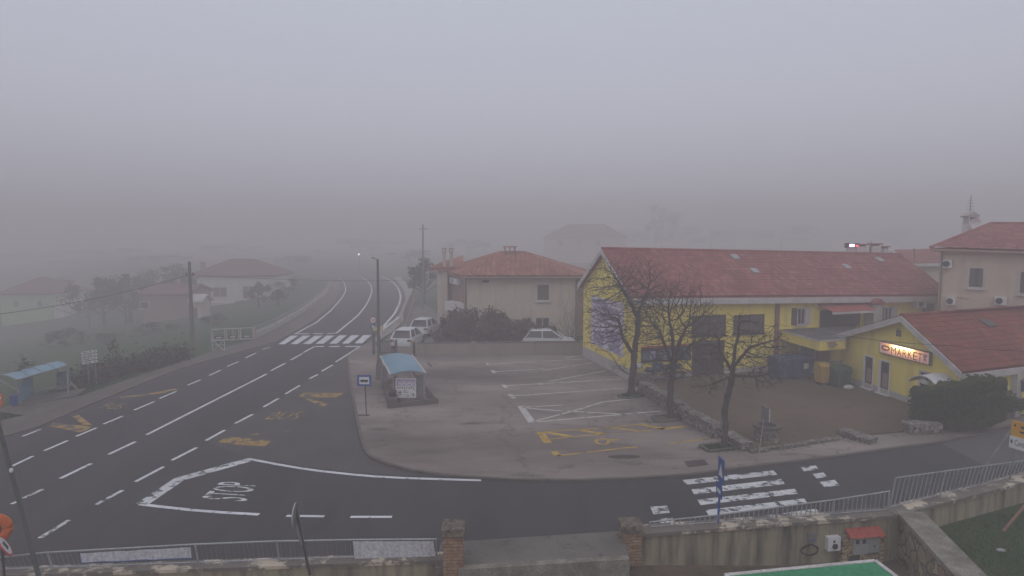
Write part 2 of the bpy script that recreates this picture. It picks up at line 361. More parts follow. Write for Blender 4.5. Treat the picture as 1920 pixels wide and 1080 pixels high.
def roof_panel(mb, eL, eR, tL, tR, pitch=.25, row=.36, amp=.042, step=.022, ns=4):
    eL, eR, tL, tR = map(V, (eL, eR, tL, tR)); e = eR - eL; W = e.length; e.normalize()
    n = tL - eL; n = n - e * n.dot(e); n.normalize(); up = e.cross(n)
    if up.z < 0: up = -up
    Hh = max((tL - eL).dot(n), (tR - eL).dot(n)); sl, sr = (tL - eL).dot(e), (tR - eL).dot(e)
    s0, s1 = min(0, sl), max(W, sr); nc = max(2, int((s1 - s0) / pitch * ns)); nr = max(1, int(round(Hh / row)))
    ys = []
    for k in range(nr): ys += [(k * Hh / nr, 1.0, k + .02), ((k + 1) * Hh / nr - .002, 0.0, k + .98)]
    vs, uv, idx = [], [], {}
    def lim(q):
        lo, hi = 0.0, Hh
        if sl > 1e-6 and q < sl: hi = min(hi, Hh * q / sl)
        if sl < -1e-6 and q < 0: lo = max(lo, Hh * q / sl)
        if sr < W - 1e-6 and q > sr: hi = min(hi, Hh * (W - q) / (W - sr))
        if sr > W + 1e-6 and q > W: lo = max(lo, Hh * (q - W) / (sr - W))
        return lo, hi
    fs = []
    for i in range(nc + 1):
        q = s0 + (s1 - s0) * i / nc; lo, hi = lim(q)
        for j, (y, st, kk) in enumerate(ys):
            yy = min(max(y, lo), hi); h = amp * abs(math.cos(PI * q / pitch)) + step * st
            p = eL + e * q + n * yy + up * h
            vs.append(p); uv.append((q / pitch + .5, kk))
    nj = len(ys)
    for i in range(nc):
        for j in range(nj - 1):
            a, b, c, d = i * nj + j, (i + 1) * nj + j, (i + 1) * nj + j + 1, i * nj + j + 1
            if (vs[a] - vs[d]).length < 1e-4 and (vs[b] - vs[c]).length < 1e-4 and j % 2 == 0: continue
            fs.append((a, b, c, d))
    mb.add(vs, fs, uv)
def on_plane(eL, eR, tL, p):             # the height p must have to lie in the roof plane
    n = (V(eR) - V(eL)).cross(V(tL) - V(eL)); q = V(p); q.z = V(eL).z - (n.x * (q.x - eL.x) + n.y * (q.y - eL.y)) / n.z; return q
def deck(mb, eL, eR, tL, tR, th=.14):
    q = [V(eL), V(eR), V(tR), V(tL)]; d = V((0, 0, -th)); u = V((0, 0, -.004)); mb.hexa([p + d for p in q], [p + u for p in q])
def ridge_cap(mb, a, b, r=.11):
    a, b = V(a), V(b); n = max(1, int((b - a).length / .4))
    for i in range(n):
        p, q = a.lerp(b, i / n), a.lerp(b, (i + 1) / n); mb.tube([p, q], [r * 1.08, r * .95], 8)

# ---------------------------------------------------------------- plants
def leafcloud(mb, c, rad, n, size, rng, clumps=30, core=False, squash=.0):
    c = V(c); cs = []
    while len(cs) < clumps:
        p = V((rng.uniform(-1, 1), rng.uniform(-1, 1), rng.uniform(-1, 1)))
        if .25 < p.length < 1: cs.append((p, rng.uniform(.16, .36)))
    for i in range(n):
        p, r = cs[rng.randrange(clumps)]
        d = V((rng.gauss(0, 1), rng.gauss(0, 1), rng.gauss(0, 1))) * r * .55
        q = p + d; q = V((q.x * rad[0], q.y * rad[1], q.z * rad[2])) + c
        a = V((rng.gauss(0, 1), rng.gauss(0, 1), rng.gauss(0, 1))).normalized(); b = a.orthogonal().normalized(); k = size * rng.uniform(.6, 1.3)
        a = a * k * .5; b = b * k * .32
        mb.add([q - a, q + b, q + a, q - b], [(0, 1, 2, 3)])
    if core: mb.ell(c, (rad[0] * .62, rad[1] * .62, rad[2] * .62), 10, 7)
def branch(mb, p, d, L, r, depth, rng, up=.25, twig=.011, kids=(3, 5), flat=1.0):
    n = 5; pts = [V(p)]; d = V(d).normalized(); bend = V((rng.gauss(0, .05), rng.gauss(0, .05), rng.gauss(0, .04)))
    for i in range(n):
        d = (d + bend + V((rng.gauss(0, .11), rng.gauss(0, .11) * flat, rng.gauss(0, .10) + up * .22))).normalized()
        pts.append(pts[-1] + d * L / n)
    r1 = max(twig * .6, r * .45)
    mb.tube(pts, [r + (r1 - r) * i / n for i in range(n + 1)], 6 if r > .05 else 4 if r > .02 else 3, cap=False)
    if depth <= 0: return
    m = rng.randint(*kids)
    for k in range(m):
        t = .15 + .85 * (k + rng.uniform(-.3, .5)) / m if k < m - 1 else 1.0; t = min(1.0, max(.1, t)); i = min(n - 1, int(t * n)); q = pts[i].lerp(pts[i + 1], t * n - i) if t < 1 else pts[-1]
        dd = (pts[i + 1] - pts[i]).normalized(); o = V((rng.gauss(0, 1), rng.gauss(0, 1), rng.gauss(0, 1))); o = (o - dd * o.dot(dd)).normalized()
        a = math.radians(rng.uniform(28, 62)) * (.5 if t == 1 else 1)
        branch(mb, q, dd * math.cos(a) + o * math.sin(a), L * rng.uniform(.52, .82), max(twig, (r + (r1 - r) * t) * rng.uniform(.5, .72)), depth - 1, rng, up, twig, kids, flat)
# ---------------------------------------------------------------- ground, roads, pavements
def GP(pts, z=0.0): return [G(u, v, z) for u, v in pts]
def sheet(name, pts, mat): return struct(name, MB().poly(pts), mat)
def slab(name, pts, z0, z1, mat):
    b = [V((p.x, p.y, z0)) for p in pts]
    return struct(name, MB().prism(b, (0, 0, z1 - z0)), mat)
LW0, LW1 = V((-13.6, 15.15, 0)), V((-1.75, 15.98, 0))               # the low wall carrying the left railing
RW = [V((3.05, 17.2, 0)), V((11.2, 18.45, 0)), V((17.0, 21.0, 0)), V((24, 24.4, 0)), V((34, 29.5, 0))]   # the retaining wall on the right
sheet('ground', [V(p) for p in ((-25, -60, -.03), (-14.2, -60, -.03), (-14.2, 15.1, -.03), (-13.6, 15.15, -.03), (-1.75, 15.95, -.03), (3.05, 17.2, -.03), (11.2, 18.45, -.03), (17, 21, -.03), (24, 24.4, -.03), (34, 29.5, -.03), (700, 340, -.03), (700, 700, -.03), (-25, 700, -.03))], m_grass)
q = MB(); xs = [-25, -27, -30, -35, -42, -50, -60, -75, -95, -120, -160, -250, -700]; ys = [-60, 0, 20, 40, 60, 80, 100, 110, 120, 135, 150, 170, 200, 260, 400, 700]
q.add([V((x, y, meadow_z(x, y))) for y in ys for x in xs], [(j * 13 + i, j * 13 + i + 1, (j + 1) * 13 + i + 1, (j + 1) * 13 + i) for j in range(15) for i in range(12)]); struct('meadow', q, m_grass, True)
sheet('yard', [V(p) for p in ((-14.2, -60, -1.2), (-14.2, 15.1, -1.2), (-13.6, 15.15, -1.2), (-1.75, 15.95, -.62), (3.05, 17.2, -.42), (11.85, 18.5, -1.22), (10.9, 14, -1.22), (9.6, 8, -1.2), (9.6, -60, -1.1))], m_earth)
sheet('lawn', [V(p) for p in ((11.9, 18.5, -.55), (17, 21, -.55), (24, 24.4, -.55), (34, 29.5, -.55), (700, 340, -.55), (700, -60, -.55), (9.65, -60, -.6), (9.65, 8, -.6), (10.95, 14, -.6))], m_lawn)
lot_edge = [(650, 672), (655, 720), (662, 758), (668, 790), (674, 820), (681, 844), (692, 858), (720, 871), (770, 885), (830, 893), (900, 899), (960, 902.5), (1080, 904), (1180, 900), (1292, 893), (1440, 874), (1565, 859), (1690, 841), (1765, 831), (1830, 817), (1895, 802), (1990, 780)]
road = [V((-23.6, -20, 0)), V((-22.3, 15, 0))] + GP([(0, 822), (75, 800), (175, 757), (262, 722), (337, 692), (425, 667), (480, 652), (520, 640), (545, 627), (585, 604), (612, 580), (631, 560), (639, 543), (634, 530), (610, 516)]) + [V((-70, 168, 0)), V((-68, 184, 0))] + GP([(690, 510), (735, 520), (755, 541), (759, 560), (749, 587), (726, 613), (694, 640), (660, 660)]) + GP(lot_edge) + [V((24.1, 24.6, 0)), V((17, 21.15, 0)), V((11.2, 18.6, 0)), V((3.2, 17.35, 0)), V((3.2, 17.55, 0)), V((-1.35, 16.93, 0)), V((-1.95, 16.88, 0)), V((-1.95, 16.1, 0)), V((-13.7, 15.28, 0)), V((-14.6, 15.2, 0)), V((-15.2, -20, 0))]
sheet('road', road, m_road)
sheet('side_road', GP([(1765, 832), (1830, 818), (1895, 803), (1990, 781)], .004) + [V((24, 24.75, .004)), V((20.5, 23.0, .004))] + GP([(1850, 874)], .004), m_road_old)
sheet('bus_bay', GP([(676, 652), (629, 682), (562, 725), (500, 761), (440, 796), (388, 828), (430, 846), (466, 856), (520, 866), (560, 873), (655, 885), (755, 892), (820, 893), (770, 886), (720, 872), (691, 859), (680, 845), (673, 820), (667, 790), (661, 758), (654, 720), (649, 673), (660, 662)], .002), m_bay)
LOTZ = .06
C1, C0 = G(1183, 715, LOTZ), G(1093, 667, LOTZ)
up_edge = [(1990, 768), (1800, 806), (1700, 812), (1580, 824), (1421, 848), (1404, 847), (1346, 813), (1202, 734)]
lot = GP(lot_edge, 0) + GP(up_edge, 0) + [V((C1.x, C1.y, 0)), V((C0.x, C0.y, 0))] + GP([(1040, 667), (900, 668), (785, 669), (742, 670), (712, 666), (704, 645), (694, 641), (660, 661)])
slab('parking_lot', lot, -.08, LOTZ, m_lot)
# lighter footway stones along the lot's rim
kb = MB(); ep = GP(lot_edge, 0)
for i in range(len(ep) - 1):
    a, b = ep[i], ep[i + 1]; d = (b - a).normalized(); o = V((-d.y, d.x, 0)) * -.0
    nrm = V((-d.y, d.x, 0)); nrm = nrm if nrm.dot(V((2, 34, 0)) - a) > 0 else -nrm
    k = max(1, int((b - a).length / .9))
    for j in range(k):
        p, q = a.lerp(b, j / k), a.lerp(b, (j + .985) / k)
        kb.hexa([p - nrm * .012 + V((0, 0, -.05)), q - nrm * .012 + V((0, 0, -.05)), q + nrm * .13 + V((0, 0, -.05)), p + nrm * .13 + V((0, 0, -.05))], [p - nrm * .012 + V((0, 0, .075)), q - nrm * .012 + V((0, 0, .075)), q + nrm * .13 + V((0, 0, .075)), p + nrm * .13 + V((0, 0, .075))])
struct('kerb', kb, m_side)
F_DIR = V((.953, .3014, 0))                      # along the front wall of the long yellow hall
court = [V((C1.x, C1.y, 0)), V((C1.x, C1.y, 0)) + F_DIR * 24, V((30.5, 40, 0)), V((19.3, 36.8, 0)), V((20.3, 28.2, 0))] + GP([(1795, 800), (1700, 811), (1580, 823), (1421, 847), (1404, 846), (1346, 812), (1202, 733)])
slab('courtyard', court, -.1, .1, m_court)
slab('pavement', [V((-1.95, 15.5, 0)), V((3.05, 16.08, 0)), V((3.2, 17.55, 0)), V((-1.35, 16.93, 0)), V((-1.95, 16.88, 0))], -.08, .07, m_pave)
st = MB(); st.hexa([V((-1.35, 15.38, -.7)), V((3.05, 15.9, -.7)), V((3.05, 16.12, -.7)), V((-1.35, 15.6, -.7))], [V((-1.35, 15.38, .085)), V((3.05, 15.9, .085)), V((3.05, 16.12, .085)), V((-1.35, 15.6, .085))])
struct('gateway_step', st, m_copgrey)
vl = [(0, 822), (75, 800), (175, 757), (262, 722), (337, 692), (425, 667), (480, 652), (520, 640), (545, 627), (585, 604), (612, 580), (631, 560), (639, 543), (634, 530)]
vu = [(618, 532), (616, 545), (603, 560), (570, 585), (517, 618), (480, 637), (440, 647), (400, 659), (300, 693), (152, 744), (45, 781), (0, 790)]
slab('sidewalk', GP(vl + vu), -.06, .05, m_side)
slab('far_pavement', GP([(728, 613), (750, 587), (761, 560), (756, 541), (738, 520), (752, 519), (774, 540), (777, 560), (766, 590), (737, 622), (706, 641), (696, 640)]), -.05, .05, m_pale)
sheet('driveway', GP([(706, 652), (716, 664), (784, 666), (818, 640), (835, 600), (800, 572), (765, 575), (760, 600)], -.012), m_pave)
sheet('shelter_apron', GP([(0, 772), (60, 781), (152, 743), (128, 738), (100, 742), (0, 764)], .055), m_pave)

# ---------------------------------------------------------------- painted markings
def c4x(pts, ox, oy, k=4.0): return [(ox + x / k, oy + y / k) for x, y in pts]
w = MB()
for a, b in [((22, 874), (62, 855)), ((83, 845), (127, 826)), ((143, 818), (181, 802)), ((194, 795), (230, 780)), ((251, 769), (289, 753)), ((299, 747), (330, 734)), ((352, 722), (376, 712)), ((392, 704), (414, 694)), ((426, 687), (447, 678)), ((460, 671), (480, 662)), ((492, 655), (506, 651))]:
    w.strip(GP([a, b], .004), .14)
for a, b in [((113, 897), (171, 869)), ((203, 852), (254, 828)), ((275, 815), (500, 701)), ((508, 695), (535, 681)), ((545, 675), (567, 663)), ((569, 661), (589, 650)), ((676, 649), (629, 679)), ((624, 684), (603, 696)), ((596, 702), (580, 710))]:
    w.strip(GP([a, b], .004), .16)
for a, b in [((562, 722.6), (535, 738.7)), ((522, 747), (494, 763)), ((474, 776.6), (440.5, 794)), ((422, 806), (386, 826)), ((369, 839), (322, 863)), ((307, 875), (254, 903))]:
    w.strip(GP([a, b], .004), .15)
for a, b in [((589, 649.5), (607, 649.5)), ((617, 649.5), (637, 649.5)), ((647, 649.5), (676, 649.5)), ((556, 626), (580, 625.5)), ((587, 625.5), (605, 625.5)), ((614, 625), (631, 624.5))]:
    w.strip(GP([a, b], .004), .42)
for a, b in [((537, 967), (608, 968)), ((657, 969), (735, 969))]: w.strip(GP([a, b], .004), .14)
w.strip(GP(c4x([(290, 745), (450, 660), (560, 570), (640, 480), (670, 430), (672, 400), (665, 370), (650, 345), (615, 322)], 480, 440), .004), .18)
w.strip(GP(c4x([(600, 740), (760, 610), (825, 530), (855, 470), (870, 420), (862, 380), (840, 350), (800, 322), (740, 300)], 480, 440), .004), .2)
w.strip(GP(c4x([(955, 690), (1040, 590), (1075, 520), (1085, 470), (1078, 430), (1060, 390), (1030, 360), (990, 332), (930, 308)], 480, 440), .004), .26)
for q in [[(165, 822), (215, 822), (318, 757), (262, 757)], [(258, 820), (310, 820), (408, 757), (350, 757)], [(352, 819), (410, 819), (500, 757), (442, 757)], [(447, 818), (505, 818), (588, 756), (530, 756)], [(550, 817), (605, 817), (680, 755), (625, 755)], [(645, 816), (695, 816), (775, 754), (715, 754)], [(740, 815), (795, 815), (865, 753), (805, 753)]]:
    w.poly(GP(c4x(q, 480, 440), .004))
w.strip(GP([(464.6, 860), (480, 862.8), (520, 870.5), (555, 876.5), (600, 883), (655, 889), (700, 893), (755, 896), (830, 898.5), (902, 900.5)], .004), .17)
w.strip(GP([(262, 945), (290, 948.5), (357, 956), (415, 960.5), (486, 964.5)], .004), .16)
struct('white_road_markings', w, m_white)
w = MB()
for a, b in [((44, 934), (80, 917)), ((21, 945), (36, 939)), ((230, 919), (180, 946)), ((130, 975), (74, 1009)), ((42, 818), (76, 805))]: w.strip(GP([a, b], .004), .15)
k = 6.857; X = lambda pts: [(240 + x / k, 850 + y / k) for x, y in pts]
w.poly(GP(X([(100, 650), (265, 655), (720, 345), (600, 318)]), .004)); w.poly(GP(X([(600, 318), (720, 345), (1620, 92), (1540, 60)]), .0041))
for q in ([(520, 240), (1200, 168), (1230, 200), (545, 275)], [(585, 310), (1265, 232), (1285, 270), (605, 348)], [(630, 388), (1360, 305), (1385, 342), (655, 428)], [(690, 465), (1430, 378), (1455, 412), (715, 505)], [(780, 555), (1520, 455), (1550, 492), (790, 608)], [(275, 440), (400, 432), (425, 485), (300, 497)], [(325, 527), (440, 518), (470, 568), (360, 575)], [(362, 605), (490, 595), (510, 635), (375, 645)], [(1405, 143), (1515, 130), (1545, 160), (1430, 175)], [(1495, 195), (1575, 183), (1605, 215), (1525, 228)], [(1545, 255), (1660, 238), (1697, 280), (1585, 293)]):
    w.poly(GP(c4x(q, 1150, 840), .004))
w.text('STOP', GP([(462, 940), (483, 906), (413, 903), (376, 934)], .004))
struct('worn_white_road_markings', w, m_whiteworn)
w = MB(); LX = lambda pts: GP(c4x(pts, 900, 660), LOTZ + .004)
for pts, wd in [([(75, 90), (800, 52)], .13), ([(640, 45), (765, 22)], .13), ([(110, 148), (490, 125)], .13), ([(470, 140), (850, 78)], .13), ([(195, 253), (940, 208), (1060, 200)], .13), ([(520, 220), (700, 185), (945, 140)], .13), ([(240, 330), (1085, 270)], .13), ([(310, 415), (620, 398)], .12), ([(395, 526), (1060, 468), (1360, 442)], .14), ([(420, 515), (690, 445), (920, 375), (1150, 350)], .13), ([(320, 415), (450, 430), (700, 445), (1100, 468)], .13)]:
    w.strip(LX(pts), wd)
for pts in ([(50, 82), (72, 100)], [(90, 135), (112, 158)], [(172, 245), (198, 268)], [(445, 232), (462, 245)], [(222, 315), (255, 348)]): w.strip(LX(pts), .22)
w.strip(LX([(305, 405), (390, 528)]), .34)
struct('faint_white_parking_lines', w, m_whitefaint)
w = MB()
for pts, wd in [([(450, 598), (510, 682)], .34), ([(450, 600), (740, 580), (1000, 562), (1200, 541)], .09), ([(510, 655), (740, 632), (960, 612)], .09), ([(490, 600), (690, 635)], .26), ([(740, 582), (940, 616)], .26), ([(950, 560), (1180, 592)], .2), ([(1180, 592), (1290, 588)], .12), ([(1200, 540), (1380, 578)], .34), ([(1330, 580), (1550, 556)], .26), ([(555, 745), (585, 780)], .26), ([(580, 777), (820, 750), (1100, 718), (1180, 712)], .11), ([(1420, 685), (1710, 652)], .13),
                ([(1045, 655), (960, 658), (925, 650), (880, 655), (865, 672), (890, 688), (935, 692), (965, 678), (960, 660)], .13), ([(985, 664), (1020, 670)], .13)]:
    w.strip(LX(pts), wd)
struct('yellow_parking_lines', w, m_yel)
w = MB(); YX = lambda pts: GP([(380 + x / k, 720 + y / k) for x, y in pts], .004)
w.poly(YX([(1230, 155), (1310, 112), (1820, 115), (1720, 170), (1340, 174)])); w.poly(YX([(1300, 178), (1400, 196), (1620, 255), (1560, 288), (1450, 256)]))
w.poly(YX([(200, 745), (310, 680), (500, 690), (740, 715), (900, 720), (800, 802), (400, 775)])); w.poly(YX([(580, 655), (700, 632), (740, 640), (690, 668)])); w.poly(YX([(1015, 602), (1150, 572), (1080, 612)]))
YL = lambda pts: GP([(x / 4, 640 + y / 4) for x, y in pts], .004)
w.poly(YL([(370, 637), (400, 612), (560, 625), (690, 640), (640, 672), (590, 682), (480, 657)])); w.poly(YL([(540, 560), (592, 552), (692, 630), (618, 626)])); w.strip(YL([(900, 420), (1200, 385), (1325, 358)]), .5)
w.text('BUS', GP([(496, 786), (553, 787), (574, 771), (516, 772)], .004)); w.text('BUS', YL([(740, 500), (880, 512), (960, 470), (830, 455)]))
struct('yellow_bus_stop_markings', w, m_yelworn)
o = MB().hexa(GP(c4x([(1530, 822), (1560, 862), (1715, 845), (1680, 806)], 900, 660), LOTZ), GP(c4x([(1530, 820), (1560, 860), (1715, 843), (1680, 804)], 900, 660), LOTZ + .018))
single('drain_cover', o, m_rust, 'dark rusty rectangular drain cover in the pale pavement', 'drain cover')
e = [G(1170 + 30 * math.cos(t * PI / 12), 856.5 + 3.6 * math.sin(t * PI / 12), LOTZ) for t in range(24)]
single('manhole_cover', MB().prism(e, (0, 0, .012)), m_rust, 'round manhole patch beside the yellow disabled parking bay', 'manhole cover')
single('road_gully', MB().prism(GP([(800, 680), (806, 688), (811, 687), (804, 679)], LOTZ), (0, 0, .015)), m_rust, 'small dark drain grate between blue shelter and concrete wall', 'drain grate')
# ---------------------------------------------------------------- long yellow hall with the clay tile roof
def hall():
    L = 24.0
    c1, c0 = V((C1.x, C1.y, 0)), V((C0.x, C0.y, 0)); c2 = c1 + F_DIR * L; c3 = c0 + F_DIR * L
    t = thing('yellow_hall', 'long two storey yellow building with red tiled roof and pale mural on its gable', 'building', c1)
    fw, gw = Wall(c1, c2), Wall(c0, c1)
    eN = D(1197, 549, c1.y).z + .0; eF = eN - .55; rN, rF = 7.62, 7.18
    z = lambda p, h: V((p.x, p.y, h))
    m0, m1 = (c0 + c1) / 2, (c2 + c3) / 2
    wb = MB()
    vs = [z(c1, 0), z(c2, 0), z(c3, 0), z(c0, 0), z(c1, eN - .1), z(c2, eF - .1), z(c3, eF - .1), z(c0, eN - .1), z(m0, rN - .12), z(m1, rF - .12)]
    vs[9] = vs[9] + V((0, 0, -.5)); wb.add(vs, [(0, 1, 5, 4), (1, 2, 6, 9, 5), (2, 3, 7, 6), (3, 0, 4, 8, 7)])
    wb.build('wall', m_yellow_wall, t)
    pl = MB(); gw.box(pl, -.02, gw.len + .02, 0, .75, -.03, .03); gw2 = gw
    fw.box(pl, .035, L, 0, .4, -.03, .025); pl.build('plinth', m_plinth, t)
    # roof
    rb = MB(); oh = .45; gh = .3
    dn = (c1 - c0).normalized()
    def corner(base, mid, ze, zr, along):
        e = base + F_DIR * along; r = mid + F_DIR * along; E = z(e, ze); Rr = z(r, zr)
        return E + (E - Rr).normalized() * oh, Rr
    a, b = corner(c1, m0, eN, rN, -gh); c, d = corner(c2, m1, eF, rF, gh); a2, b2 = corner(c0, m0, eN, rN, -gh); c2_, d2 = corner(c3, m1, eF, rF, gh)
    d = on_plane(a, c, b, d); d2 = d.copy(); up = V((0, 0, .05))
    roof_panel(rb, a + up, c + up, b + up, d + up, .25, .34); roof_panel(rb, c2_ + up, a2 + up, d2 + up, b2 + up, .26, .38, ns=3)
    deck(rb, a, c, b, d); deck(rb, a2, c2_, b2, d2); ridge_cap(rb, b + V((0, 0, .07)), d + V((0, 0, .07)))
    roof = rb.build('roof', m_tile, t)
    fb = MB()
    for p, q in ((a, b), (a2, b2)):                                     # white verge boards
        n = F_DIR * -.03; dz = V((0, 0, -.27)); zz = V((0, 0, .06)); fb.hexa([p + n + dz, q + n + dz, q + n * 2.4 + dz, p + n * 2.4 + dz], [p + n + zz, q + n + zz, q + n * 2.4 + zz, p + n * 2.4 + zz])
    o1 = dn * .10
    fb.hexa([a + V((0, 0, -.42)), c + V((0, 0, -.42)), c + o1 + V((0, 0, -.42)), a + o1 + V((0, 0, -.42))], [a + V((0, 0, -.06)), c + V((0, 0, -.06)), c + o1 + V((0, 0, -.06)), a + o1 + V((0, 0, -.06))])
    fb.build('fascia', m_trim, t)
    sb = MB(); s0 = fw.pt(-.2, eN - .36, .02); s1 = fw.pt(L, eF - .36, .02); o2 = fw.n * .36
    sb.hexa([s0, s1, s1 + o2, s0 + o2], [s0 + V((0, 0, .08)), s1 + V((0, 0, .08)), s1 + o2 + V((0, 0, .08)), s0 + o2 + V((0, 0, .08))]); sb.build('soffit', m_trim, t)
    # roof lights
    for (u, v) in ((1377, 484), (1414, 510), (1586, 502), (1648, 489)):
        n_ = (a - b).cross(c - a).normalized(); n_ = n_ if n_.z > 0 else -n_
        dr = ray(u, v); p = V((0, 0, H)) + dr * ((a - V((0, 0, H))).dot(n_) / dr.dot(n_)); ux = F_DIR; uy = n_.cross(ux).normalized()
        q = [p + ux * i * .24 + uy * j * .27 + n_ * .06 for i, j in ((-1, -1), (1, -1), (1, 1), (-1, 1))]
        sk = MB().prism(q, n_ * .09).build('roof_light', m_greybox, roof)
    # gable mural
    A0, A1 = gw.hit(1109, 600)[0], gw.hit(1169, 620)[0]; zt = D(1108, 553, c0.y + (c1.y - c0.y) * .16).z; zb = 1.25
    mb = MB(); gw.box(mb, A0, A1, zb, zt, .0, .025); mu = mb.build('mural', m_lilac, t)
    mm = MB(); hgt = zt - zb; wid = A1 - A0; rg = random.Random(3)
    for (x0, x1, y0, y1) in ((.06, .55, .86, .93), (.12, .8, .74, .80), (.3, .86, .62, .68), (.2, .55, .50, .55), (.5, .9, .18, .40), (.1, .4, .06, .28), (.62, .92, .03, .12)):
        mm.prism([gw.pt(A0 + wid * (x + rg.uniform(-.02, .02)), zb + hgt * (y + rg.uniform(-.015, .015)), .027) for x, y in ((x0, y0), (x1, y0 - .02), (x1 + .02, y1), ((x0 + x1) / 2, y1 + .03), (x0 - .02, y1))], gw.n * .006)
    mm.build('lettering', m_lilac2, mu)
    # front windows and door
    for r in ((1297, 591, 1360, 629), (1375, 590, 1432, 625)):
        rr = fw.rect(*r); o = window(fw, rr, t, m_doord, m_shut, .07, 1, sill=True)
    rr = fw.rect(1297, 639, 1356, 714); db = MB(); fw.box(db, rr[0], rr[1], .1, rr[3], -.03, .06)
    d_ = db.build('door', m_doord, t); d_['label'] = 'tall dark double door'
    hb = MB()
    for k_ in (-.07, .07): fw.box(hb, (rr[0] + rr[1]) / 2 + k_ - .015, (rr[0] + rr[1]) / 2 + k_ + .015, 1.0, 1.3, .062, .11)
    hb.build('handle', m_steel, d_)
    jb = MB()
    for q in (.02, .5, .98): c_ = rr[0] + (rr[1] - rr[0]) * q; fw.box(jb, c_ - .05, c_ + .05, .12, rr[3] - .02, .062, .09)
    fw.box(jb, rr[0] + .05, rr[1] - .05, 2.05, 2.15, .062, .085); jb.build('frame', m_shut, d_)
    # pilaster / downpipe
    s = fw.hit(1455, 620)[0]; pb = MB(); fw.box(pb, s - .13, s + .13, .1, eN - .5, -.02, .14); p_ = pb.build('pilaster', m_pil, t)
    # shuttered windows right
    for r, sd in (((1494, 577, 1509, 609), 1), ((1657, 575, 1672, 601), 1)):
        rr = fw.rect(*r); o = window(fw, rr, t, m_trim, m_glass, .07, 1, sill=True)
        for k_ in (0, 1):
            q = MB(); wd = (rr[1] - rr[0]) * .62
            x0 = rr[0] - wd - .03 if k_ == 0 else rr[1] + .03
            fw.box(q, x0, x0 + wd, rr[2] + .0, rr[3], .006, .055)
            for j in range(9): fw.box(q, x0 + .04, x0 + wd - .04, rr[2] + .08 + j * (rr[3] - rr[2] - .16) / 9, rr[2] + .08 + (j + .6) * (rr[3] - rr[2] - .16) / 9, .057, .068)
            q.build('shutter', m_trim if k_ else m_shut, o)
    # dark sheet painted as the shade inside the terrace, with red awning
    rr = fw.rect(1537, 580, 1612, 614); q = MB(); fw.box(q, rr[0], rr[1], rr[2], rr[3], -.02, .02); q.build('terrace_shade', m_doord, t)
    A = fw.hit(1532, 569)[0], fw.hit(1616, 569)[0]; z1 = fw.hit(1575, 568)[1]
    q = MB(); q.prism([fw.pt(A[0], z1, .02), fw.pt(A[1], z1, .02), fw.pt(A[1], z1 - .38, 1.15), fw.pt(A[0] + .15, z1 - .38, 1.15)], (0, 0, -.03)); aw = q.build('awning', m_red, t)
    q = MB(); fw.box(q, A[0] + .12, A[1] + .03, z1 - .56, z1 - .42, 1.14, 1.19); q.build('valance', m_trim, aw)
    q = MB(); s = fw.hit(1612, 600)[0]; fw.box(q, s - .05, s + .05, 2.2, z1 - .45, 1.05, 1.15); q.build('awning_post', m_trim, aw)
    # chimney at the terrace
    s = fw.hit(1628, 590)[0]; zc = fw.hit(1628, 561)[1]; q = MB(); fw.box(q, s - .36, s + .36, .1, zc - .3, .03, .75); ch = q.build('chimney', m_plinth, t)
    q = MB(); fw.box(q, s - .45, s + .45, zc - .29, zc - .2, -.0, .84); q.prism([fw.pt(s - .5, zc - .195, -.0), fw.pt(s + .5, zc - .195, -.0), fw.pt(s, zc + .12, -.0)], fw.n * .9); q.build('chimney_cap', m_tile, ch)
    # air conditioner and dark door to the right
    def ac(par, w_, r, o0=.03):
        rr = w_.rect(*r); q = MB(); w_.box(q, rr[0], rr[1], rr[2], rr[3], o0, o0 + .32); o = q.build('air_conditioner', m_whitep, par)
        cx, cz, rd = rr[0] + (rr[1] - rr[0]) * .38, (rr[2] + rr[3]) / 2, (rr[3] - rr[2]) * .38
        g = MB(); g.prism([w_.pt(cx + rd * math.cos(i * PI / 9), cz + rd * math.sin(i * PI / 9), o0 + .322) for i in range(18)], w_.n * .012); g.build('fan_grille', m_dark, o)
    hall.ac = ac
    ac(t, fw, (1711, 562, 1729, 576))
    rr = fw.rect(1731, 569, 1749, 592); q = MB(); fw.box(q, rr[0], rr[1], rr[2], rr[3], -.02, .04); q.build('door', m_shut, t)
    # chimneys on the back slope
    for (u, v0, v1, wd) in ((1616, 457, 473, .62), (1641, 456, 473, .66), (1659, 461, 474, .36)):
        y = 49.2; p = D(u, v0, y); zz = p.z; q = MB(); q.box((p.x, y, (zz + 6) / 2 - .1), (wd, .5, zz - 6 - .2)); ch = q.build('chimney', m_whitew, roof)
        q = MB(); q.box((p.x, y, zz - .06), (wd * 1.3, .66, .1))
        for dx in (-.3, 0, .3): q.box((p.x + dx * wd, y, zz - .16), (.07, .4, .1))
        q.build('chimney_cap', m_tile, ch)
    pa = D(1633, 452, 49.2); MB().tube([pa + V((0, 0, -.9)), pa], .02, 4).build('aerial', m_dark, roof)
    return t, fw, gw
HALL, FW, GW = hall()
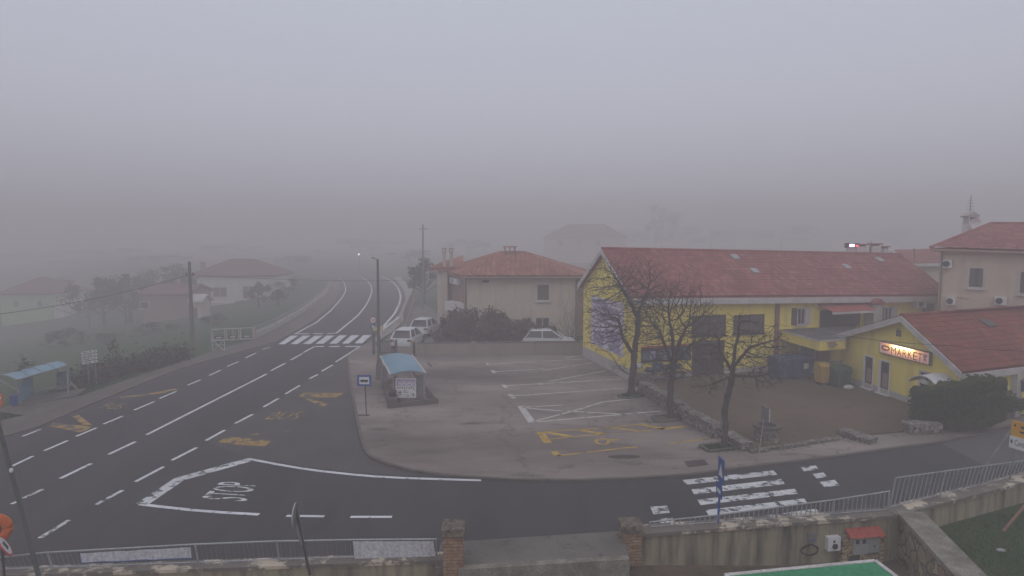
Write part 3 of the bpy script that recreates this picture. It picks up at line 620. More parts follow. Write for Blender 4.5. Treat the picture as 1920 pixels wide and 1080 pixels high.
# noticeboard and small things in front of the hall
t = thing('notice_board', 'wide notice board with dark posters on the yellow wall behind the bare trees', 'notice board', FW.pt(FW.hit(1248, 665)[0], 0, .1))
a0, a1 = FW.hit(1202, 662)[0], FW.hit(1294, 662)[0]; z0, z1 = FW.hit(1248, 677)[1], FW.hit(1248, 650)[1]
q = MB(); FW.box(q, a0, a1, z0, z1, .03, .1); q.build('board', m_dark, t)
q = MB(); FW.box(q, a0 - .05, a1 + .05, z1 + .003, z1 + .09, .03, .16); q.build('board_roof', m_terr, t)
rg = random.Random(5); n = 7
for i in range(n):
    q = MB(); x0 = a0 + .06 + (a1 - a0 - .12) * i / n; x1 = x0 + (a1 - a0 - .12) / n - .06; y0 = z0 + .06 + rg.uniform(0, .15)
    FW.box(q, x0, x1, y0, z1 - .06 - rg.uniform(0, .1), .102, .108); q.build('poster', [m_tealp, m_lilac2, m_tealp, m_sback, m_tealp, m_dark, m_tealp][i], t)
def wallbox(name, r, o0, o1, mat, label, cat, z0=None, extra=None):
    rr = FW.rect(*r); t = thing(name, label, cat, FW.pt((rr[0] + rr[1]) / 2, rr[2] if z0 is None else z0, (o0 + o1) / 2))
    q = MB(); FW.box(q, rr[0], rr[1], rr[2] if z0 is None else z0, rr[3], o0, o1); q.build('body', mat, t); return t, rr
t, rr = wallbox('mail_box', (1224, 680, 1238, 696), .03, .25, m_sblue, 'dark blue box fixed to the yellow wall under the notice board', 'mailbox')
q = MB(); FW.box(q, rr[0] + .1, rr[1] - .1, rr[2] + .12, rr[2] + .32, .252, .262); q.build('panel', m_tealp, t)
t, rr = wallbox('plaque', (1190, 679, 1202, 691), .03, .06, m_tealp, 'small pale plaque on the yellow wall left of the blue box', 'plaque')
q = MB(); FW.box(q, rr[0] + .03, rr[1] - .03, rr[2] + .03, rr[3] - .03, .062, .068); q.build('face', m_swhite, t)
def bench(u0, u1, v, label):
    a0, a1 = FW.hit(u0, v)[0], FW.hit(u1, v)[0]; t = thing('bench', label, 'bench', FW.pt((a0 + a1) / 2, .1, .5)); 
    q = MB(); FW.box(q, a0, a1, .5, .56, .3, .75); q.build('seat', m_dark, t)
    q = MB(); FW.box(q, a0, a1, .62, .95, .2, .26); q.build('backrest', m_dark, t)
    for a in (a0 + .1, a1 - .1):
        q = MB(); FW.box(q, a - .04, a + .04, .1, .495, .3, .75); FW.box(q, a - .04, a + .04, .1, .9, .262, .298); q.build('leg', m_steel, t)
bench(1238, 1275, 702, 'low dark bench against the yellow wall behind the middle bare tree')
p = FW.pt(FW.hit(1209, 704)[0], .1, .55); t = thing('litter_bin', 'dark round litter bin beside the end of the stone wall', 'litter bin', p)
MB().lathe(p, [(.0, 0), (.22, 0), (.27, .75), (.24, .75), (.22, .1), (0, .1)], 14).build('bin', m_dark, t); MB().lathe(p, [(.285, .72), (.285, .80), (.25, .80), (.25, .72)], 14).build('rim', m_steel, t)

# glowing rooftop lamp behind the ridge
p = D(1597, 464, 49.6); t = thing('rooftop_lamp', 'glowing pink white lamp box with red light beyond the hall roof ridge', 'lamp', p + V((0, 0, -1.2)))
MB().box((p.x, p.y, p.z - .55), (.62, .4, 1.0)).build('stand', m_whitew, t)
MB().box((p.x - .06, p.y - .1, p.z + .16), (.95, .35, .36)).build('housing', m_dark, t)
MB().box((p.x - .14, p.y - .3, p.z + .16), (.36, .03, .2)).build('lamp', emit('pink_lamp_glow', (1, .72, .95), 5), t)
MB().box((p.x + .26, p.y - .3, p.z + .14), (.22, .03, .12)).build('red_lamp', emit('red_lamp_glow', (1, .08, .12), 2.2), t)

# ---------------------------------------------------------------- yellow flat canopy between hall and market
def canopy():
    W0 = FW.pt(FW.hit(1458, 630)[0], 0, .02); K = D(1536, 658, 35.2); E = V((19.12, 36.75, 0)); X1 = FW.pt(FW.hit(1610, 620)[0], 0, .02)
    Fr = V((18.9, 35.75, 0))
    t = thing('flat_canopy', 'yellow flat roofed canopy sheltering the bins beside the market', 'canopy', (K.x, K.y, .1))
    zb, zt = 2.08, 2.62
    base = [V((W0.x, W0.y, zb)), V((K.x, K.y, zb)), V((Fr.x, Fr.y, zb)), V((19.15, 36.7, zb)), V((X1.x, X1.y, zb))]
    MB().prism(base, (0, 0, zt - zb)).build('parapet', m_yellow_wall, t)
    c = sum(base, V()) / 5
    top = [p + (c - p) * .05 + V((0, 0, zt - zb + .003)) for p in base]
    MB().prism(top, (0, 0, .05)).build('roof_felt', m_roofd, t)
    q = MB(); a, b, d = base[0], base[1], base[2]
    for p, r in ((a, b), (b, d)):
        n = V((r.y - p.y, -(r.x - p.x), 0)).normalized(); n = n if n.y < 0 else -n
        h = V((0, 0, zt - zb - .02)); q.hexa([p + h + n * .005, r + h + n * .005, r + h + n * .05, p + h + n * .05], [p + h + n * .005 + V((0, 0, .08)), r + h + n * .005 + V((0, 0, .08)), r + h + n * .05 + V((0, 0, .08)), p + h + n * .05 + V((0, 0, .08))])
    q.build('edge_trim', m_trim, t)
    q = MB(); n = V((-.02, -1, 0)); pch = [V((K.x + x, K.y - .012 + .21 * x, zb + y)) for x, y in ((.45, .45), (.95, .5), (1.15, .3), (.85, .12), (.6, .2))]
    q.prism(pch, (0, -.006, 0)).build('peeled_patch', m_brownw, t)
    # shop window under the canopy
    return t
canopy()
bw = Wall((17.6, 38.6), (19.3, 38.2))
t = thing('shop_window', 'shop window with colourful posters in the shade under the canopy', 'window', bw.pt(.9, .1, 0))
q = MB(); bw.box(q, 0, 1.75, .1, 2.05, -.1, 0); q.build('frame', m_trim, t)
for i in range(2):
    q = MB(); bw.box(q, .06 + i * .86, .84 + i * .86, .9, 2.0, .003, .02); q.build('poster', [m_tealp, m_red][i], t)
def container(name, r0, mat, label, lid, wheels=True):
    (x, y, sx, sy, sz, rz) = r0; t = thing(name, label, 'container', (x, y, .1), rz=rz)
    off = V((x, y, .1))
    q = MB(); q.hexa([V((-sx * .42, -sy * .42, .12)) + off, V((sx * .42, -sy * .42, .12)) + off, V((sx * .42, sy * .42, .12)) + off, V((-sx * .42, sy * .42, .12)) + off], [V((-sx / 2, -sy / 2, sz)) + off, V((sx / 2, -sy / 2, sz)) + off, V((sx / 2, sy / 2, sz)) + off, V((-sx / 2, sy / 2, sz)) + off])
    for k_ in range(4): q.box(off + V((-sx * .33 + k_ * sx * .22, -sy * .47, sz * .55)), (.05, .06, sz * .7))
    q.build('body', mat, t)
    q = MB(); q.prism([V((-sx * .53, -sy * .54, sz + .005)) + off, V((-sx * .53, sy * .54, sz + .005)) + off, V((-sx * .53, sy * .3, sz + .2)) + off, V((-sx * .53, -sy * .3, sz + .16)) + off], (sx * 1.06, 0, 0)); q.build('lid', lid, t)
    for a in (-1, 1):
        for b in (-1, 1): MB().tube([off + V((a * sx * .36 - .04, b * sy * .34, .09)), off + V((a * sx * .36 + .04, b * sy * .34, .09))], .09, 10).build('wheel', m_tyre, t)
    return t
container('waste_container', (15.9, 37.2, 1.25, .95, 1.15, .3), m_bluebin, 'blue waste container furthest left under the yellow canopy', m_bluebin)
_bc = container('waste_container', (17.0, 37.25, 1.25, .95, 1.2, .2), m_bluebin, 'blue waste container with a pale notice, beside the yellow bin', m_bluebin)
MB().box((17.1, 36.74, .9), (.36, .02, .32), .2).build('notice', m_swhite, _bc)
container('waste_container', (17.55, 35.6, .55, .7, 1.05, .1), m_yelbin, 'narrow yellow waste bin between blue and green containers', m_yelbin)
container('waste_container', (18.35, 35.25, 1.0, .85, .95, .1), m_grnbin, 'green waste container by the corner of the market', m_grnbin)
q = MB(); q.ell((18.55, 34.55, .16), (.3, .2, .15), 10, 6); single('sack', q, m_trim, 'pale sack lying in front of the green container', 'sack')

# ---------------------------------------------------------------- market
def market():
    M0, M1 = V((19.3, 36.8, 0)), V((20.3, 28.2, 0)); w = Wall(M0, M1); Lg = w.len
    t = thing('market', 'small yellow market with red tiled roof and lit sign on its gable', 'shop', M1)
    eb, ef, rz = D(1583, 628, M0.y).z, D(1820, 692, M1.y).z, D(1700, 593, 32.0).z
    sP = w.hit(1700, 640)[0]
    e_dir = V((.921, .39, 0)).normalized(); r_dir = e_dir
    Ef, Rf = M1 + e_dir * 10.2, w.pt(sP, 0) + r_dir * 10.2; Eb = M0 + e_dir * 7.4
    zv = lambda p, h: V((p.x, p.y, h)); P = w.pt(sP, 0)
    b = MB(); b.add([zv(M0, -.3), zv(M1, -.3), zv(Ef, -.3), zv(Eb, -.3), zv(M0, eb - .12), zv(M1, ef - .12), zv(Ef, ef - .12), zv(Eb, eb - .12), zv(P, rz - .12), zv(Rf, rz - 1.2)],
                    [(0, 1, 5, 8, 4), (1, 2, 6, 5), (2, 3, 7, 9, 6), (3, 0, 4, 7)]); b.build('wall', m_yellow_wall, t)
    q = MB(); w.box(q, 0, Lg, .1, .42, -.02, .025); q.build('plinth', m_plinth, t)
    r = MB(); ov = w.n * .35
    A, B_, C_, D_ = zv(M1 + ov, ef), zv(Ef, ef), zv(P + ov, rz), zv(Rf, rz)
    A = A + (A - C_).normalized() * .3; B_ = B_ + (A - C_).normalized() * .3
    A2, B2 = zv(M0 + ov, eb), zv(Eb, eb); A2 = A2 + (A2 - C_).normalized() * .3
    D_ = on_plane(A, B_, C_, D_); u_ = V((0, 0, .05)); roof_panel(r, A + u_, B_ + u_, C_ + u_, D_ + u_, .24, .36); roof_panel(r, B2 + u_, A2 + u_, D_ + u_, C_ + u_, .24, .36, ns=3)
    deck(r, A, B_, C_, D_); deck(r, A2, B2, C_, D_); ridge_cap(r, C_ + V((0, 0, .07)), D_ + V((0, 0, .07))); roof = r.build('roof', m_tile3, t)
    n_ = (B_ - A).cross(C_ - A).normalized(); n_ = n_ if n_.z > 0 else -n_
    dr = ray(1849, 609); p = V((0, 0, H)) + dr * ((A - V((0, 0, H))).dot(n_) / dr.dot(n_)); ux = (B_ - A).normalized(); uy = n_.cross(ux)
    MB().prism([p + ux * i * .33 + uy * j * .3 + n_ * .07 for i, j in ((-1, -1), (1, -1), (1, 1), (-1, 1))], n_ * .1).build('roof_light', m_roofd, roof)
    f = MB(); dz, zz = V((0, 0, -.26)), V((0, 0, .06)); n1, n2 = w.n * .01, w.n * .07
    for p_, q_ in ((A, C_), (A2, C_)): f.hexa([p_ + n1 + dz, q_ + n1 + dz, q_ + n2 + dz, p_ + n2 + dz], [p_ + n1 + zz, q_ + n1 + zz, q_ + n2 + zz, p_ + n2 + zz])
    out = V((.5, -.87, 0)); f.hexa([A + V((0, 0, -.32)), B_ + V((0, 0, -.32)), B_ + out * .1 + V((0, 0, -.32)), A + out * .1 + V((0, 0, -.32))], [A + V((0, 0, -.03)), B_ + V((0, 0, -.03)), B_ + out * .1 + V((0, 0, -.03)), A + out * .1 + V((0, 0, -.03))])
    f.build('fascia', m_trim, t)
    def door(r_, k):
        rr = w.rect(*r_); q = MB(); z0 = .14
        w.box(q, rr[0], rr[0] + .16, z0, rr[3], -.02, .05); w.box(q, rr[1] - .05, rr[1], z0, rr[3], -.02, .05); w.box(q, rr[0] + .16, rr[1] - .05, rr[3] - .08, rr[3], -.02, .05); w.box(q, rr[0] - .05, rr[1] + .05, z0 - .1, z0 - .003, -.02, .2)
        d = q.build('door', m_whitep, t); q = MB(); w.box(q, rr[0] + .16, rr[1] - .05, z0, rr[3] - .08, -.02, .015); q.build('pane', m_glass, d)
        q = MB(); w.box(q, rr[0] + .3, rr[1] - .15, .5, 1.25, .017, .024); q.build('poster', m_brownw, d)
    door((1619, 666, 1638, 730), 0); door((1648, 675, 1669, 742), 1)
    rr = w.rect(1724, 695, 1745, 735); o = window(w, (rr[0], rr[1], .5, rr[3]), t, m_trim, m_glass, .09, 0)
    q = MB(); q.prism([w.pt((rr[0] + rr[1]) / 2 + .3 * math.cos(i * PI / 8), rr[3] - .55 + .12 * math.sin(i * PI / 8), .02) for i in range(16)], w.n * .01); q.build('sticker', m_swhite, o)
    rr = w.rect(1681, 619, 1690, 631); q = MB(); w.box(q, rr[0], rr[1], rr[2], rr[3], 0, .03)
    for k in range(5): w.box(q, rr[0] + .05, rr[1] - .05, rr[2] + .05 + k * .08, rr[2] + .09 + k * .08, .032, .045)
    q.build('vent', m_sback, t)
    # white barrel canopy over the entrance
    a0, a1 = w.hit(1738, 715)[0], w.hit(1800, 715)[0]; zt = w.hit(1765, 698)[1]; q = MB(); N = 12
    pr = [(a0 + (a1 - a0) * i / N, zt - .45 * (1 - math.sin(PI * i / N) ** .8)) for i in range(N + 1)]
    vs = [w.pt(a, z, .02) for a, z in pr] + [w.pt(a, z - .12, 1.0) for a, z in pr]; n = N + 1
    q.add(vs + [v + V((0, 0, -.03)) for v in vs], [(i, i + 1, n + i + 1, n + i) for i in range(N)] + [(2 * n + i, 2 * n + i + 1, 3 * n + i + 1, 3 * n + i) for i in range(N)] + [(n + i, n + i + 1, 3 * n + i + 1, 3 * n + i) for i in range(N)])
    q.build('entrance_canopy', m_whitep, t)
    # eave side: window, pillar and hanging bin
    sw = Wall(M1, Ef); rr = sw.rect(1838, 706, 1880, 745); window(sw, rr, t, m_trim, m_glass, .08, 1)
    rr = sw.rect(1894, 688, 1903, 760); q = MB(); sw.box(q, rr[0], rr[1], -.2, rr[3], -.02, .3); q.build('pillar', m_trim, t)
    return t, w, sw
MARKET, MW, SW = market()
rr = SW.rect(1897, 709, 1911, 730); t = thing('hanging_bin', 'dark bin on the pillar under the market eave', 'bin', SW.pt((rr[0] + rr[1]) / 2, rr[2], .5))
p = SW.pt((rr[0] + rr[1]) / 2, rr[2], .48); hh = rr[3] - rr[2]; MB().lathe(p, [(0, 0), (.19, 0), (.22, hh), (.18, hh), (.0, hh - .05)], 12).build('bin', m_dark, t); MB().lathe(p, [(.235, hh - .04), (.235, hh + .03), (.2, hh + .03)], 12).build('rim', m_steel, t)
# the lit market sign
a0, a1 = MW.hit(1654, 650)[0], MW.hit(1749, 672)[0]; z0, z1 = (MW.hit(1653.7, 661)[1] + MW.hit(1746, 685)[1]) / 2, (MW.hit(1654, 638.5)[1] + MW.hit(1749, 660.4)[1]) / 2
t = thing('market_sign', 'pink sign reading MARKET with a warm light glowing over its letters', 'shop sign', MW.pt((a0 + a1) / 2, z0, .1))
q = MB(); MW.box(q, a0, a1, z0, z1, .03, .16); cab = q.build('cabinet', m_sback, t)
def backlit():                       # pink face, a warm tube's glow painted as emission across its upper middle
    m, N, L, B = nt('backlit_face'); B.inputs['Base Color'].default_value = (.62, .43, .39, 1); B.inputs['Roughness'].default_value = .4
    uv = N.new('ShaderNodeUVMap'); sx = N.new('ShaderNodeSeparateXYZ'); L.new(uv.outputs[0], sx.inputs[0])
    def mt(op, a, b=0.0):
        n = N.new('ShaderNodeMath'); n.operation = op
        for k, x in ((0, a), (1, b)):
            if hasattr(x, 'node'): L.new(x, n.inputs[k])
            else: n.inputs[k].default_value = x
        return n.outputs[0]
    dx = mt('MAXIMUM', mt('SUBTRACT', mt('ABSOLUTE', mt('SUBTRACT', sx.outputs[0], .48)), .15), 0.0); dy = mt('SUBTRACT', sx.outputs[1], .92)
    d = mt('SQRT', mt('ADD', mt('POWER', mt('MULTIPLY', dx, 3.3), 2.0), mt('POWER', dy, 2.0)))
    r = ramp(N, [(0, (4.5, 3.8, 2.3)), (.18, (3.2, 2.3, .95)), (.42, (1.25, .62, .18)), (.78, (.55, .24, .13)), (1, (.22, .10, .085))]); L.new(d, r.inputs[0]); L.new(r.outputs[0], B.inputs['Emission Color']); B.inputs['Emission Strength'].default_value = 1.0
    return m
q = MB(); q.add([MW.pt(a, z, .17) for a, z in ((a0 + .05, z0 + .05), (a1 - .05, z0 + .05), (a1 - .05, z1 - .05), (a0 + .05, z1 - .05))], [(0, 1, 2, 3)], [(0, 0), (1, 0), (1, 1), (0, 1)]); q.build('face', backlit(), t)
wd, hg = a1 - a0, z1 - z0
def sq(x0, x1, y0, y1, o=.174): return [MW.pt(a0 + wd * x0, z0 + hg * y0, o), MW.pt(a0 + wd * x1, z0 + hg * y0, o), MW.pt(a0 + wd * x1, z0 + hg * y1, o), MW.pt(a0 + wd * x0, z0 + hg * y1, o)]
q = MB()
xs = [.26, .385, .495, .60, .70, .79]; ws = [.10, .085, .08, .085, .075, .075]
for i, ch in enumerate('MARKET'): q.text(ch, sq(xs[i], xs[i] + ws[i], .14, .76))
q.build('lettering', m_maroon, t)
q = MB(); q.tube([MW.pt(a0 + wd * (.145 + .075 * math.copysign(abs(math.cos(i * PI / 12)) ** .6, math.cos(i * PI / 12))), z0 + hg * (.52 + .16 * math.sin(i * PI / 12)), .18) for i in range(25)], .035, 5); q.build('emblem', m_maroon, t)
q = MB()
for (x0, y0, x1, y1) in ((.88, .74, .97, .7), (.88, .6, .94, .56), (.90, .72, .93, .34), (.95, .7, .91, .34), (.89, .32, .96, .3), (.9, .2, .91, .14), (.945, .2, .955, .14)): q.tube([MW.pt(a0 + wd * x0, z0 + hg * y0, .178), MW.pt(a0 + wd * x1, z0 + hg * y1, .178)], .016, 4)
q.build('trolley_symbol', m_maroon, t)


# ---------------------------------------------------------------- beige house on the right
def hip_roof(t, A, B, C, Dd, R0, R1, mat, pitch=.26, row=.38, ns=3, name='roof', amp=.042):
    r = MB(); u = V((0, 0, .05))
    roof_panel(r, A + u, B + u, R0 + u, R1 + u, pitch, row, amp, ns=ns); roof_panel(r, C + u, Dd + u, R1 + u, R0 + u, pitch, row, ns=2)
    roof_panel(r, Dd + u, A + u, R0 + u, R0 + u, pitch, row, ns=ns); roof_panel(r, B + u, C + u, R1 + u, R1 + u, pitch, row, ns=ns)
    d = V((0, 0, -.16)); r.hexa([A + d, B + d, C + d, Dd + d], [A, B, C, Dd])
    for p, q in ((R0, R1), (A, R0), (B, R1), (C, R1), (Dd, R0)): ridge_cap(r, p + V((0, 0, .06)), q + V((0, 0, .06)), .1)
    return r.build(name, mat, t)
def block(mb, pts, z0, z1):
    return mb.prism([V((p[0], p[1], z0)) for p in pts], (0, 0, z1 - z0))
W0, W1 = V((26.85, 40, 0)), V((26.85 + .74 * 11, 40 - .672 * 11, 0)); e_ = (W1 - W0).normalized(); nb = V((-e_.y, e_.x, 0))
BH = thing('beige_house', 'tall beige house with brown shuttered windows right of the yellow hall', 'house', W0)
hw = Wall(W0, W1); q = MB(); block(q, [W0, W1, W1 + nb * 9, W0 + nb * 9], 0, 7.55); q.build('wall', m_beige, BH)
ea = [W0 - e_ * .45 - nb * .45, W1 + e_ * .4 - nb * .45, W1 + e_ * .4 + nb * 9.4, W0 - e_ * .45 + nb * 9.4]; ez = (7.72, 7.42, 7.42, 7.72)
ea = [V((p.x, p.y, z)) for p, z in zip(ea, ez)]
rm = W0 + nb * 4.5 + e_ * 2.0; R0 = V((rm.x, rm.y, D(1853, 421, rm.y).z)); rm2 = W0 + nb * 4.5 + e_ * 8; R1 = V((rm2.x, rm2.y, R0.z - .05))
roof = hip_roof(BH, ea[0], ea[1], ea[2], ea[3], R0, R1, m_tile, .25, .4)
for r in ((1814, 500, 1847, 541), (1909, 507, 1941, 553)):
    o = window(hw, hw.rect(*r), BH, m_trim, m_glass, .1, 0, sill=True)
    rr = hw.rect(*r); wdt = rr[1] - rr[0]
    for i in (0, 1):
        q = MB(); x0 = rr[0] + .12 + i * wdt * .5; x1 = rr[0] + wdt * (.46 + i * .5) - .04; hw.box(q, x0, x1, rr[2] + .1, rr[3] - .1, .014, .04); q.build('shutter', m_shut, o)
for r in ((1776, 557, 1793, 571), (1866, 556, 1888, 571), (1770, 487, 1786, 502)): hall.ac(BH, hw, r)
q = MB(); q.tube([hw.pt(.12, 7.4, .08), hw.pt(.12, 4, .08), hw.pt(.12, 0, .08)], .05, 6); q.build('downpipe', m_sback, BH)
q = MB(); q.tube([hw.pt(-.4, 7.6, .5), hw.pt(12, 7.32, .5)], .07, 6); q.build('gutter', m_brownw, roof)
p = D(1817, 432, 44.5); q = MB(); q.box((p.x, p.y, p.z - .2), (.62, .6, 1.3)); ch = q.build('chimney', m_whitew, roof)
q = MB(); q.box((p.x, p.y, p.z + .95), (.8, .75, .1)); q.box((p.x - .25, p.y, p.z + .68), (.08, .5, .45)); q.box((p.x + .25, p.y, p.z + .68), (.08, .5, .45)); q.prism([p + V((-.45, -.4, 1.002)), p + V((.45, -.4, 1.002)), p + V((.0, -.4, 1.3))], (0, .8, 0)); q.build('chimney_cap', m_plinth, ch)
q = MB(); N = 14; dc = p + V((-.12, -.75, .45)); q.add([dc + V((0, .12, 0))] + [dc + V((.38 * math.cos(i * 2 * PI / N), 0, .40 * math.sin(i * 2 * PI / N))) for i in range(N)] + [dc + V((.38 * math.cos(i * 2 * PI / N), -.03, .40 * math.sin(i * 2 * PI / N))) for i in range(N)], [(0, 1 + i, 1 + (i + 1) % N) for i in range(N)] + [(1 + i, 1 + (i + 1) % N, N + 1 + (i + 1) % N, N + 1 + i) for i in range(N)])
dish = q.build('satellite_dish', m_whitep, roof); MB().tube([dc + V((0, .12, 0)), dc + V((.1, .5, -.2)), dc + V((.25, .6, -.7))], .03, 5).build('bracket', m_steel, dish)
q = MB(); q.tube([p + V((0, 0, .9)), p + V((0, 0, 2.4))], .022, 5)
for k in range(4): q.tube([p + V((-.28 + k * .03, 0, 1.45 + k * .2)), p + V((.28 - k * .03, 0, 1.45 + k * .2))], .012, 4)
q.build('aerial', m_dark, roof)

# house glimpsed behind, between hall and beige house
t = thing('cream_house', 'cream house with low tiled roof glimpsed behind the end of the yellow hall', 'house', (36, 56, 0))
b0, b1 = D(1683, 492, 56), D(1775, 490, 56); q = MB(); block(q, [(b0.x, 56), (b1.x + 1.5, 56), (b1.x + 1.5, 63), (b0.x, 63)], 0, b0.z); q.build('wall', m_beige, t)
q = MB(); eL, eR = D(1702, 494, 55.5), D(1790, 491, 55.5); tL, tR = D(1674, 469, 59.8), D(1790, 467, 59.8); roof_panel(q, eL, eR, tL, tR, .26, .38, ns=3); deck(q, eL, eR, tL, tR); bl_ = V((tL.x * 2 - eL.x, 64, eL.z)); br_ = V((tR.x * 2 - eR.x, 64, eR.z)); deck(q, bl_, br_, tL, tR); rf = q.build('roof', m_tile, t)
q = MB(); q.hexa([eL + V((-.2, -.05, -.25)), tL + V((-.2, -.05, -.25)), tL + V((-.02, 0, -.25)), eL + V((-.02, 0, -.25))], [eL + V((-.2, -.05, .06)), tL + V((-.2, -.05, .06)), tL + V((-.02, 0, .06)), eL + V((-.02, 0, .06))]); q.hexa([eL + V((0, -.12, -.3)), eR + V((0, -.12, -.3)), eR + V((0, -.02, -.3)), eL + V((0, -.02, -.3))], [eL + V((0, -.12, -.02)), eR + V((0, -.12, -.02)), eR + V((0, -.02, -.02)), eL + V((0, -.02, -.02))]); q.build('fascia', m_trim, t)
p = D(1714, 465, 55); MB().tube([D(1714, 492, 55), p], .035, 5).build('aerial', m_dark, rf)

# ---------------------------------------------------------------- middle house with hipped roof
t = thing('hip_roof_house', 'cream house with orange hipped tile roof behind the concrete wall and bushes', 'house', (0, 52, 0)); MHs = t
x0, x1 = D(874, 560, 52).x, D(1077, 560, 52).x; A, B, Cc, Dd = V((x0, 52, 0)), V((x1, 52, 0)), V((x1 + 1.0, 60, 0)), V((-6.1, 60, 0))
eh = D(980, 521, 51.5).z; q = MB(); block(q, [A, B, Cc, Dd], 0, eh - .05); wl = q.build('wall', m_cream, t)
q = MB(); block(q, [(x1 - .3, 54), (x1 + 1.2, 54), (x1 + 1.2, 59.5), (x1 - .3, 59.5)], 0, eh - .06); q.build('side_wall', m_brownw, t)  # the shade of this recessed wall is put into its brown colour
fe = eh + .1; Ea, Eb = V((D(869, 517, 51.3).x, 51.3, fe)), V((D(1094, 517, 51.3).x, 51.3, fe)); Ec, Ed = V((x1 + 1.9, 60.6, fe)), V((-6.8, 60.6, fe))
R0, R1 = D(937, 474, 56), D(982, 474, 56); R1.z = R0.z
roof = hip_roof(t, Ea, Eb, Ec, Ed, R0, R1, m_tile2, .40, .44, 6, amp=.10)
q = MB(); q.tube([Ea + V((0, -.06, -.05)), Eb + V((0, -.06, -.05))], .08, 6); q.build('gutter', m_brownw, roof)
mw = Wall(A, B)
o = window(mw, mw.rect(1005, 531, 1032, 565), t, m_trim, m_shut, .12, 0, sill=True, out=.07)
o = window(mw, mw.rect(1003, 594, 1031, 622), t, m_trim, m_glass, .1, 1)
rr = mw.rect(904, 525, 917, 530); q = MB(); mw.box(q, rr[0], rr[1], rr[2], rr[3], 0, .04); q.build('vent', m_shut, t)
for u in (873.5, 1077): s = mw.hit(u, 560)[0]; q = MB(); q.tube([mw.pt(s, eh - .1, .09), mw.pt(s, 2, .09), mw.pt(s, 0, .09)], .055, 6); q.build('downpipe', m_dark if u < 900 else m_trim, t)
lw = Wall(Dd, A)
q = MB(); a, b, z0, z1 = lw.rect(846, 533, 871, 563); lw.box(q, a, b, .1, eh - .3, 0, .02); q.build('painted_shade', m_brownw, t)  # thin brown sheet paints the shade lying on the left wall
hall.ac(t, mw, (849, 520, 865, 532), -.4) if False else hall.ac(t, lw, (850, 521, 864, 532), .03)
P_ = D(836, 570, 55.0); q = MB(); block(q, [(P_.x, 54.2), (x0 - .02, 52.6), (x0 - .02, 53.4), (P_.x + .4, 55.4)], 2.2, D(850, 564, 55).z); q.build('balcony', m_whitew, t)
a, b = D(820, 545, 57.5), D(839, 545, 57.5); q = MB(); block(q, [(a.x, 57.5), (b.x, 57.5), (b.x + .6, 60), (a.x - .3, 60.5)], 0, D(830, 509, 57.5).z); q.build('stair_tower', m_cream, t)
# lower rear roof
q = MB(); eL, eR, tL, tR = D(806, 503, 57), D(870, 503, 57), D(838, 488, 61), D(868, 478, 61); deck(q, eL, eR, tL, tR, .2); roof_panel(q, eL + V((0, 0, .03)), eR + V((0, 0, .03)), tL + V((0, 0, .03)), tR + V((0, 0, .03)), .3, .42, ns=3); q.build('rear_roof', m_tile2, t)
p = D(956, 470, 55.6); q = MB(); q.box((p.x, p.y, p.z - .5), (.95, .6, .7)); ch = q.build('chimney', m_brownw, roof)
q = MB()
for dx in (-.42, 0, .42): q.box((p.x + dx, p.y, p.z + .07), (.12, .55, .44))
q.box((p.x, p.y, p.z + .335), (1.2, .8, .09)); q.build('chimney_cap', m_tile2, ch)
for u in (833, 846):
    p = D(u, 480, 57.6); q = MB(); q.box((p.x, p.y, p.z - .5), (.27, .27, 1.6)); ch = q.build('chimney', m_plinth, roof)
    q = MB(); q.box((p.x, p.y, p.z + .34), (.34, .34, .06))
    for ax, ay in ((-.12, -.12), (.12, -.12), (.12, .12), (-.12, .12)): q.box((p.x + ax, p.y + ay, p.z + .5), (.06, .06, .26))
    q.lathe((p.x, p.y, p.z + .633), [(.0, .0), (.30, .0), (.18, .07), (0, .1)], 10); q.build('chimney_cap', m_brownw, ch)

# concrete garden wall in front of it
def long_wall(name, path, h, th, mat, label, cat, cap=None, posts=None, z0=-.1):
    path = [V((p.x, p.y, 0)) for p in path]; t = thing(name, label, cat, path[0]); q = MB()
    for a, b in zip(path, path[1:]):
        d = (b - a).normalized(); n = V((-d.y, d.x, 0)) * th / 2; z = V((0, 0, 1))
        q.hexa([a - n + z * z0, b - n + z * z0, b + n + z * z0, a + n + z * z0], [a - n + z * h, b - n + z * h, b + n + z * h, a + n + z * h])
    q.build('wall_body', mat, t)
    if cap:
        q = MB()
        for a, b in zip(path, path[1:]):
            d = (b - a).normalized(); n = V((-d.y, d.x, 0)) * (th / 2 + .04); z = V((0, 0, 1)); q.hexa([a - n + z * (h + .002), b - n + z * (h + .002), b + n + z * (h + .002), a + n + z * (h + .002)], [a - n + z * (h + .07), b - n + z * (h + .07), b + n + z * (h + .07), a + n + z * (h + .07)])
        q.build('coping', cap, t)
    if posts:
        L = sum((b - a).length for a, b in zip(path, path[1:]))
        for f in posts:
            p = path[0].lerp(path[-1], f); MB().box((p.x, p.y, h / 2 + .03), (.3, th + .1, h + .12)).build('pier', mat, t)
    return t
long_wall('garden_wall', GP([(779, 667), (1092, 664)]), .88, .2, m_retain, 'long low concrete wall between the parking lot and the cream house', 'wall', m_side, (0, .345, .69, 1))
long_wall('white_wall', GP([(712, 629), (748, 601)]), .35, .25, m_whitew, 'low white wall beside the far pavement near the bend', 'wall')
